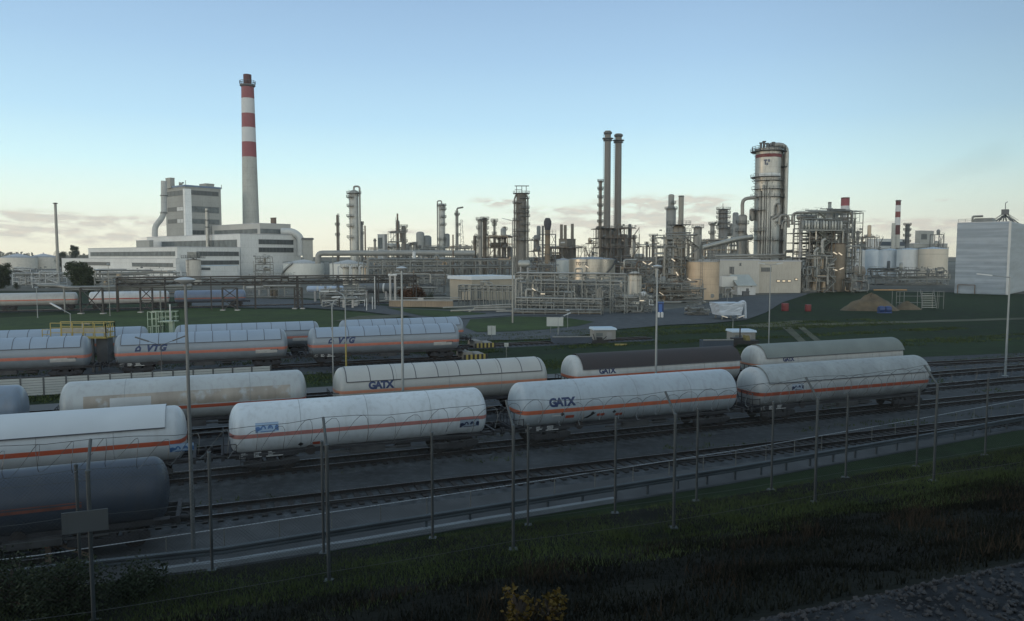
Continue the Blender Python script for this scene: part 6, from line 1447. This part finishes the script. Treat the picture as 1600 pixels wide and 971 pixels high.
pipes('long top pipe spanning the air cooler structure', [([(1238, 350), (1238, 333), (1310, 331), (1331, 331), (1331, 350)], .42, None), ([(1218, 352), (1218, 336.5), (1232, 336.5), (1232, 356)], .5, None), ([(1222, 358), (1222, 345), (1236, 345)], .35, None)], 268, ALUD, bend=2)
pipes('white downcomer pipes in front of the air cooler structure', [([(1273, 440), (1273, 392), (1279, 388)], .4, None), ([(1277, 440), (1277, 394)], .35, None), ([(1285, 396), (1285, 376), (1290, 374)], .5, None), ([(1293, 445), (1293, 415), (1303, 413)], .4, None)], 258, PIPEL, bend=1)
tank('brown bottle shaped reactor inside the right bay of the air cooler structure', 1309, 22, 382, 378, 268, mat('dark_tan', (.17, .14, .10), .6, .2, .2, .4, streak=.4), RUSTY, stair=False, rail=False, bands=4, door=False)
stack('greenish grey flue behind the air cooler structure', 1294, 7, 5, 316, 380, mat('green_grey_flue', (.22, .25, .235), .6, .1, .1, .3), [(317, 1.1, .4)])
stack('broad red topped white chimney behind the air cooler structure', 1318, 14, 12.5, 309, 400, WHITEP, bands=[(322, MATS['chimney_white']), (311, MATS['chimney_red']), (308, MATS['dark_red_paint'])])
unit('low white and brown pipework right foot of the air cooler structure', 1322, 1352, 438, 262, 6, 1, 82, 4, 16, None, PL + BRW, rz=.1, stairs=False)
hvessel('short brown horizontal drum right of the air cooler structure', 1331, 1352, 416, 433, 320, mat('drum_brown', (.235, .20, .155), .6, .1, .15, .4, streak=.3), rz=.1)
# right: tanks and far plant
tb = mat('blue_white_tank', (.36, .41, .44), .45, .1, .06, .2, streak=.12); tw = mat('white_tank', (.46, .48, .47), .45, .1, .06, .2, streak=.15); tt_ = mat('cream_tall_tank', (.45, .41, .33), .5, .1, .06, .2, streak=.2, seams=(14, .12, .4, 2))
for lab, px, w, ye, yp, Y, mt, k in (('bluish white tank left of the white one in the right tank row', 1391, 32, 391.5, 389, 470, tb, .4), ('white tank in the middle of the right tank row', 1421, 36, 390.5, 388, 455, tw, 0), ('cream tank with a dark seam, right in the tank row', 1458, 41, 389.5, 386.5, 445, tt_, 0), ('white smaller tank behind the short brown drum', 1340, 21, 391.5, 389.5, 500, WHITEP, 0), ('bluish smaller tank behind the valves right of the brown drum', 1362, 23, 391.5, 389.5, 520, tb, 0)):
    tank(lab, px, w, ye, yp, Y, mt, ROOFB, bands=2, ang=-2.9, stair=False)
hall('far pale industrial shed with dark blue roof band', 1372, 640, 1352, 1412, 374, rad(25), CONCW, ROOFG, [('R', .02, .98, 378, 384, 1, TRO)])
hall('far stepped grey boiler house with a dark opening', 1436, 620, 1427, 1456, 361, rad(30), CONCG, ROOFG, [('R', .1, .5, 366, 374, 1, gl)])
hall('far low grey shed below the boiler house at right', 1428, 600, 1413, 1478, 381, rad(20), CONCG, ROOFG)
stack('far slim chimney with dark red and white bands at right', 1400.5, 9, 7.2, 313, 560, WHITEP, [(314, 1.2, .5)], bands=[(367, CONCG), (352, MATS['dark_red_paint']), (340, MATS['chimney_white']), (331, mat('brownish_red', (.15, .04, .035), .7, 0, .1, .2)), (321, MATS['chimney_white']), (312.5, MATS['dark_red_paint'])])
stack('short square grey flue leaning on the far slim chimney', 1394.5, 6, 5.5, 349, 555, CONCG)
column('far dark lattice column right of the slim chimney', 1416, 6, 350, 560, DSTEEL, [(y, *FULL, 1.3) for y in (352, 360, 369, 378)], lad=0.)
unit('far open steel frame right of the grey boiler house', 1457, 1468, 367, 600, 8, 3, 83, 2, 4, DSTEEL, PL, stairs=False)
unit('far pipe units between the air cooler and the right tanks', 1333, 1372, 372, 560, 14, 3, 84, 7, 16, None, PL + BRW)
column('far bulb headed column right of the red topped chimney', 1339, 5, 361, 560, ALUD, [(364, *FULL, 1.6)])
unit('low pipe work and valves in front of the right tank row', 1350, 1485, 424, 330, 8, 2, 85, 6, 46, None, PL + [DSTEEL], rz=.05, stairs=False, fill=0)
# wrapped building at right edge
SHEET = mat('shaded_scaffold_sheet', (.185, .222, .25), .6, 0, .05, .12, bump=.25, bscale=.8, bands=(.75, .32), seams=(2.2, .05, .14, 2))
def sheeted():
    Y = 243; PSI = rad(48); P = base(1576, Y); A, B = PSI, PSI + PI / 2; lb = reach(P, B, 1492); la = 46; h = zof(347, Y)
    t = thing('sheeted_building', 'big box shaped scaffold wrapped in bluish white sheeting at the right edge', 'building', P, PSI)
    rr = random.Random(4)
    def wall(n, nz, f, name, mt):
        mb = MB(); vs = []
        for j in range(nz + 1):
            for i in range(n + 1):
                x, z = i / n, h * j / nz; b = rr.uniform(-.12, .12) + (.18 * math.sin(PI * ((j * 2.0) % 1)))
                vs.append(f(x, z, b + .25 * (1 if j % 2 else -.2) * .6))
        mb.add(vs, [(j * (n + 1) + i, j * (n + 1) + i + 1, (j + 1) * (n + 1) + i + 1, (j + 1) * (n + 1) + i) for j in range(nz) for i in range(n)]); return mb.build(name, mt, t, smooth=True, sharp=60)
    wall(22, 34, lambda x, z, b: (-b - .1, .3 + (lb - .3) * (1 - x), z), 'side_sheeting', SHEET)
    wall(16, 34, lambda x, z, b: (la * x, -b - .1, z), 'end_sheeting', mat('lit_scaffold_sheet', (.25, .275, .28), .6, 0, .05, .12, bump=.25, bscale=.8, bands=(.75, .22)))  # same sheeting in a paler copy: brighter light on this face painted in
    MB().box(0, la, 0, lb, 0, h - .2).build('core', SHEET, t)
    MB().box(-.35, .25, -.35, .3, 0, h + .3).build('corner_post', WHITEP, t)
    mb = MB(); mb.box(0, la, .3, lb, h - .2, h + .25); mb.build('roof', ROOFG, t)
    mb = MB(); mb.rail([(.2, .4, h + .2), (.2, lb - .2, h + .2)], 1.1, .09, 2.2); mb.build('roof_railing', STEEL, t)
    mb = MB(); mb.box(2, 8, lb - 10, lb - 4, h + .2, h + 1.6, taper=.5); mb.tube([(2, lb - 4, h + .3), (2, lb - 4, h + 2.2), (2, lb - 7, h + 2.2)], .35, bend=.5); mb.build('roof_hatch', STEEL, t)
    mb = MB(); c = Vector((17.5, 4.2, h + .2)); top = c + Vector((0, 0, 3.0))
    for a in range(8): q = c + Vector((4.0 * math.cos(a * PI / 4), 4.0 * math.sin(a * PI / 4), 0)); mb.beam(q, top, .3); mb.beam(q + Vector((0, 0, .9)), top + Vector((0, 0, .9)), .12)
    mb.box(c.x - 1, c.x + 1, c.y - 1, c.y + 1, top.z, top.z + 1.8); mb.tube([top + Vector((0, 0, 1.6)), top + Vector((0, 0, 4.0)), top + Vector((1.6, -.3, 4.5))], .12); mb.build('roof_lantern', DSTEEL, t)
    mb = MB(); mb.rail([(-.6, 9, 0), (-.6, 14, 0)], 3.0, .22, 9, 0); mb.build('goalpost_frame', RUSTY, t)
sheeted()
P = gnd(1548, 459); mb = MB(); blob(mb, Vector((0, 0, .5)), .9, RND, 9); blob(mb, Vector((1.2, .2, .4)), .6, RND, 9); tag(mb.build('dark_debris_sack', BLACK, loc=P), 'small dark sack lying at the foot of the sheeted building', 'sack')
# heaps, drums, tarpaulin, scaffold stair on the right grass
def heap(label, x0, x1, yt, yb, material, seed):
    P = gnd((x0 + x1) / 2, yb - 3); r = m(x1 - x0, P.y) / 2; h = zof(yt, P.y); mb = MB(); n, k = 40, 14; vs = []
    for j in range(k + 1):
        for i in range(n):
            a = 2 * PI * i / n; q = j / k; rr = r * (1 - q); z = h * (1 - (1 - q) ** 1.3) * (1 + .22 * MN.noise(Vector((math.cos(a) * 2, math.sin(a) * 2, q * 4 + seed)))); rr *= 1 + .25 * MN.noise(Vector((math.cos(a) * 1.5, math.sin(a) * 1.5, seed)))
            vs.append((rr * math.cos(a), rr * math.sin(a) * .5, z - .05 + .12 * MN.noise(Vector((rr * math.cos(a) * 1.4, rr * math.sin(a) * 1.4, seed)))))
    mb.add(vs, [(j * n + i, j * n + (i + 1) % n, (j + 1) * n + (i + 1) % n, (j + 1) * n + i) for j in range(k) for i in range(n)])
    o = mb.build('soil_heap', material, loc=P, smooth=True, sharp=80); tag(o, label, 'heap')
SOIL = mat('brown_soil', (.085, .068, .043), .95, 0, .35, .5, bump=.8, bscale=3)
heap('large heap of brown soil and gravel on the right grass', 1314, 1408, 459, 488, SOIL, 1)
heap('smaller heap of brown soil right of the blue drums', 1392, 1440, 471, 487, SOIL, 5)
P = gnd(1382, 489.5); t = thing('blue_tank_pair', 'blue plastic tank with two pale highlights lying between the two soil heaps', 'tank', P); w = m(20, P.y)
for x in (-w * .26, w * .26): MB().lathe([(.02, -w * .24), (w * .22, -w * .22), (w * .26, -w * .1), (w * .26, w * .1), (w * .22, w * .22), (.02, w * .24)], 16, Tm(x, 0, w * .3) @ RX90).build('drum', BLUEP, t, smooth=True)
mb = MB(); mb.box(-w * .5, w * .5, -w * .2, w * .2, 0, w * .1); mb.build('cradle', mat('blue_cradle', (.02, .045, .13), .6), t)
for px, yb, w_, lab in ((1226.5, 486, 11, 'bright red round barrel left on the right grass'), (1262.5, 486.5, 9.5, 'bright red round barrel farther right on the grass')):
    P = gnd(px, yb); r = m(w_, P.y) / 2; t = thing('red_barrel', lab, 'barrel', P, 0, 'red barrels on the grass'); hh = r * 2.2
    MB().lathe([(r * .95, 0), (r, .1), (r, hh * .33), (r * 1.05, hh * .35), (r, hh * .37), (r, hh * .66), (r * 1.05, hh * .68), (r, hh * .70), (r, hh - .1), (r * .95, hh), (.02, hh)], 18).build('body', REDP, t, smooth=True); MB().lathe([(.12, hh), (.12, hh + .06), (.02, hh + .06)], 8, Tm(r * .5, 0, 0)).build('bung', DSTEEL, t)
P = gnd(1437, 483); t = thing('scaffold_stair', 'metal scaffold stair with handrails behind the smaller soil heap', 'scaffold', P); Y = P.y; f = lambda px: m(px - 1437, Y); z = lambda y: zof(y, Y)
mb = MB(); 
for x in (1400, 1412, 1440, 1464, 1474): mb.tube([(f(x), 0, 0), (f(x), 0, z(456))], .06, 6); mb.tube([(f(x), 2, 0), (f(x), 2, z(456))], .06, 6)
for y in (456, 463, 473): mb.tube([(f(1400), 0, z(y)), (f(1474 if y < 470 else 1440), 0, z(y))], .06, 6)
mb.build('scaffold_frame', STEEL, t); mb = MB()
for i in range(9): mb.box(f(1441 + i * .4), f(1462 + i * .3), -.1 + i * .22, .2 + i * .22, z(481 - i * 2.6), z(481 - i * 2.6) + .08)
mb.build('step', ALU, t); mb = MB(); mb.rail([(f(1441), -.2, .2), (f(1444), 1.9, z(459))], 1.0, .06, .8); mb.rail([(f(1462), -.2, .2), (f(1465), 1.9, z(459))], 1.0, .06, .8); mb.build('handrail', STEEL, t)
MB().beam((f(1372), 2.5, z(454)), (f(1424), 2.5, z(454)), .3, .2).build('orange_beam', mat('orange_plank', (.38, .22, .09), .7, 0, .2, 1.), t)
# ================================================================ front pipework (centre)
pipe_rack('long front pipe rack on slim posts before the brushed metal tank', 805, 170, 977, 160, (428.5, 440), 9, 2.2, .22, 91, PL, npipe=3, pr=(.14, .26), brace=False)
pipe_rack('low walkway level pipe rack in front of the pump bay', 806, 164, 940, 158, (467, 474), 8, 2.0, .2, 92, PL + [PIPEB], npipe=3, pr=(.12, .2), brace=False)
pipe_rack('pipe rack with white goalposts in front of the tan building', 716, 190, 806, 184, (446.5, 452), 10, 1.6, .2, 93, [PIPEL, PIPEG], npipe=2, pr=(.1, .16), brace=False)
pipe_rack('low pipe track lying along the road edge', 800, 158, 940, 156, (485, 490), 9, 2.5, .16, 94, [PIPEL, PIPEG, PIPEB], npipe=4, pr=(.1, .16), brace=False)
unit('crowded pump and exchanger bay in front of the brushed metal tank', 806, 905, 447, 182, 10, 4, 95, 10, 50, None, PL + [DSTEEL, PIPEB], rz=.06, fill=.3, ragged=.5, stairs=False)
unit('crowded piping bay between the pump bay and the tan silver vessel', 898, 972, 445, 186, 9, 4, 96, 8, 46, None, PL + [DSTEEL], rz=.06, fill=.3, ragged=.5)
unit('tall pipe frame behind the front racks near the furnace hood', 822, 872, 418, 245, 8, 4, 97, 6, 24, DSTEEL, PL + BRW, rz=.2, fill=.5)
unit('pipe frame between the brushed metal tank and the stair tower', 962, 1022, 412, 270, 12, 4, 98, 9, 28, None, PL + BRW, rz=.2, lamps=0)
unit('grey valve skid before the tan silver vessel', 955, 1020, 471, 166, 4, 1, 99, 5, 34, None, [WHITEP, PIPEL, ALU, PIPEG], rz=.05, stairs=False, fill=.3)
pipes('white pipes on low sleepers along the grass verge', [([(704, 486), (740, 484.5), (742, 481), (800, 480)], .22, None), ([(733, 489), (735, 485), (790, 484)], .28, None), ([(775, 491), (777, 487), (812, 486)], .3, None), ([(692, 481), (800, 476)], .16, None)], 166, PIPEL, bend=.8)
pipes('bundle of tall white risers left of the tan silver vessel', [([(x, 486), (x, y), (x + 4, y)], .2, None) for x, y in ((934, 452), (938, 449), (941.5, 455), (926, 461))] + [([(806, 492), (806, 436), (818, 436)], .3, None), ([(815, 490), (815, 442)], .22, None), ([(822, 470), (822, 452), (840, 454)], .3, None)], 168, PIPEL)
P = gnd(868, 458); 
for px, py, Y, a, lab in ((834, 452.5, 157, .6, 'tilted white lit tube lamp above the front pumps'), (848, 459.5, 156, .02, 'warm orange glowing lamp among the front pumps'), (917, 417, 300, .6, 'tilted lit tube lamp before the brushed metal tank'), (1003, 470, 160, 0, 'lit tube lamp over the grey valve skid'), (1007, 411, 215, .6, 'lit tube lamp leftmost on the stair tower'), (1016, 412, 214, -.6, 'lit tube lamp second from left on the stair tower'), (1022, 416, 213, -.3, 'lit tube lamp beside the tall lamp post top'), (1052, 406.5, 212, .6, 'lit tube lamp high on the stair tower'), (1058, 428, 212, 1.0, 'lit yellow tube lamp midway on the stair tower'), (1077, 437, 210, .55, 'lit tube lamp against the tan tank'), (1065, 462, 205, -.7, 'lit tube lamp low at the foot of the stair tower'), (1043, 459, 206, 0, 'flat lit lamp above the valves of the stair tower'), (1305, 396, 262, .5, 'upper warm lamp inside the brown bay'), (1313, 397, 262, .6, 'upper right warm lamp inside the brown bay'), (1305, 422, 262, .3, 'lower warm lamp inside the brown bay'), (1315, 420, 262, -.4, 'lower right warm lamp inside the brown bay')):
    p = at(px, py, Y); t = thing('tube_lamp', lab, 'lamp', p, 0, 'lit lamps of the plant'); L = m(6.5, Y) / 2; d = Vector((math.cos(a), 0, -math.sin(a)))
    MB().beam(-d * L, d * L, m(1.5, Y), m(1.3, Y)).build('tube', LAMPON, t); MB().beam(-d * L * 1.05 + Vector((0, .12, .14)), d * L * 1.05 + Vector((0, .12, .14)), .3, .1).build('housing', STEEL, t); MB().tube([(0, .2, .1), (0, .5, -1.6)], .05, 5).build('bracket', STEEL, t)
# fillers on the horizon behind
unit('far hazy pipe structures between the two silver columns', 640, 690, 392, 600, 12, 1, 101, 8, 14, None, PL)
unit('far pipe structures behind the furnace hood stack', 826, 850, 376, 560, 10, 3, 102, 6, 12, RUSTY, BRW)
pipe_rack('long pipe rack crossing behind the tan building', 575, 300, 800, 330, (407, 418), 12, 6, .45, 103, PL + BRW, npipe=5, pr=(.2, .4))
pipe_rack('pipe rack behind the bluish horizontal tank', 560, 250, 702, 262, (433, 441), 8, 5, .35, 104, PL, npipe=5, pr=(.15, .3))
unit('far tangle of columns and pipes behind the header pipe near the slim silver column', 656, 738, 388, 520, 12, 2, 111, 8, 26, None, PL + BRW)
unit('far pipework behind the header pipe between the first two silver columns', 566, 662, 390, 540, 12, 2, 112, 7, 24, None, PL + BRW)
unit('low pipe field below the header pipe left of the tan building', 578, 700, 412, 360, 12, 2, 113, 9, 40, None, PL + [WHITEP, TAN], stairs=False)
unit('far process blocks on the horizon behind the tan building', 840, 925, 388, 520, 14, 2, 114, 7, 26, RUSTY, BRW + PL)
unit('far process blocks on the horizon right of the round platform tower', 1085, 1120, 382, 520, 14, 2, 115, 6, 20, None, PL + BRW)
unit('dark low equipment behind the russet bush', 600, 700, 432, 240, 8, 2, 106, 6, 24, DSTEEL, [DSTEEL, PIPEG, PIPEB, PIPEL], rz=.05, stairs=False)

# ---------------------------------------------------------------- thin evening haze over the plain
mb = MB(); mb.box(-2450, 2450, -90, 2450, -1, 170); hz = mb.build('haze', mat('haze_air', (1, 1, 1))); hz['kind'] = 'stuff'; hz['label'] = 'thin pale evening haze over the plant'
HM = MATS['haze_air']; nt = HM.node_tree; nt.nodes.clear(); ou = nt.nodes.new('ShaderNodeOutputMaterial'); pv = nt.nodes.new('ShaderNodeVolumePrincipled'); nt.links.new(pv.outputs[0], ou.inputs['Volume'])
pv.inputs['Color'].default_value = (.92, .93, .90, 1); pv.inputs['Density'].default_value = .00009; pv.inputs['Anisotropy'].default_value = .2
S.cycles.volume_bounces = 0

mb = MB(); rr = random.Random(3); pts = [at(1404, 309, 560), at(1425, 299, 566), at(1455, 284, 574), at(1490, 268, 584), at(1530, 252, 596), at(1575, 238, 610)]
mb.tube(pts, [1.5, 4, 6.5, 8, 11, 12], 14); sm = mb.build('smoke', mat('thin_smoke', (1, 1, 1)), smooth=True); sm['kind'] = 'stuff'; sm['label'] = 'very thin smoke trail drifting right from the far slim chimney'
nt = MATS['thin_smoke'].node_tree; nt.nodes.clear(); ou = nt.nodes.new('ShaderNodeOutputMaterial'); pv = nt.nodes.new('ShaderNodeVolumePrincipled'); nt.links.new(pv.outputs[0], ou.inputs['Volume'])
pv.inputs['Color'].default_value = (.5, .5, .48, 1); pv.inputs['Density'].default_value = .0022
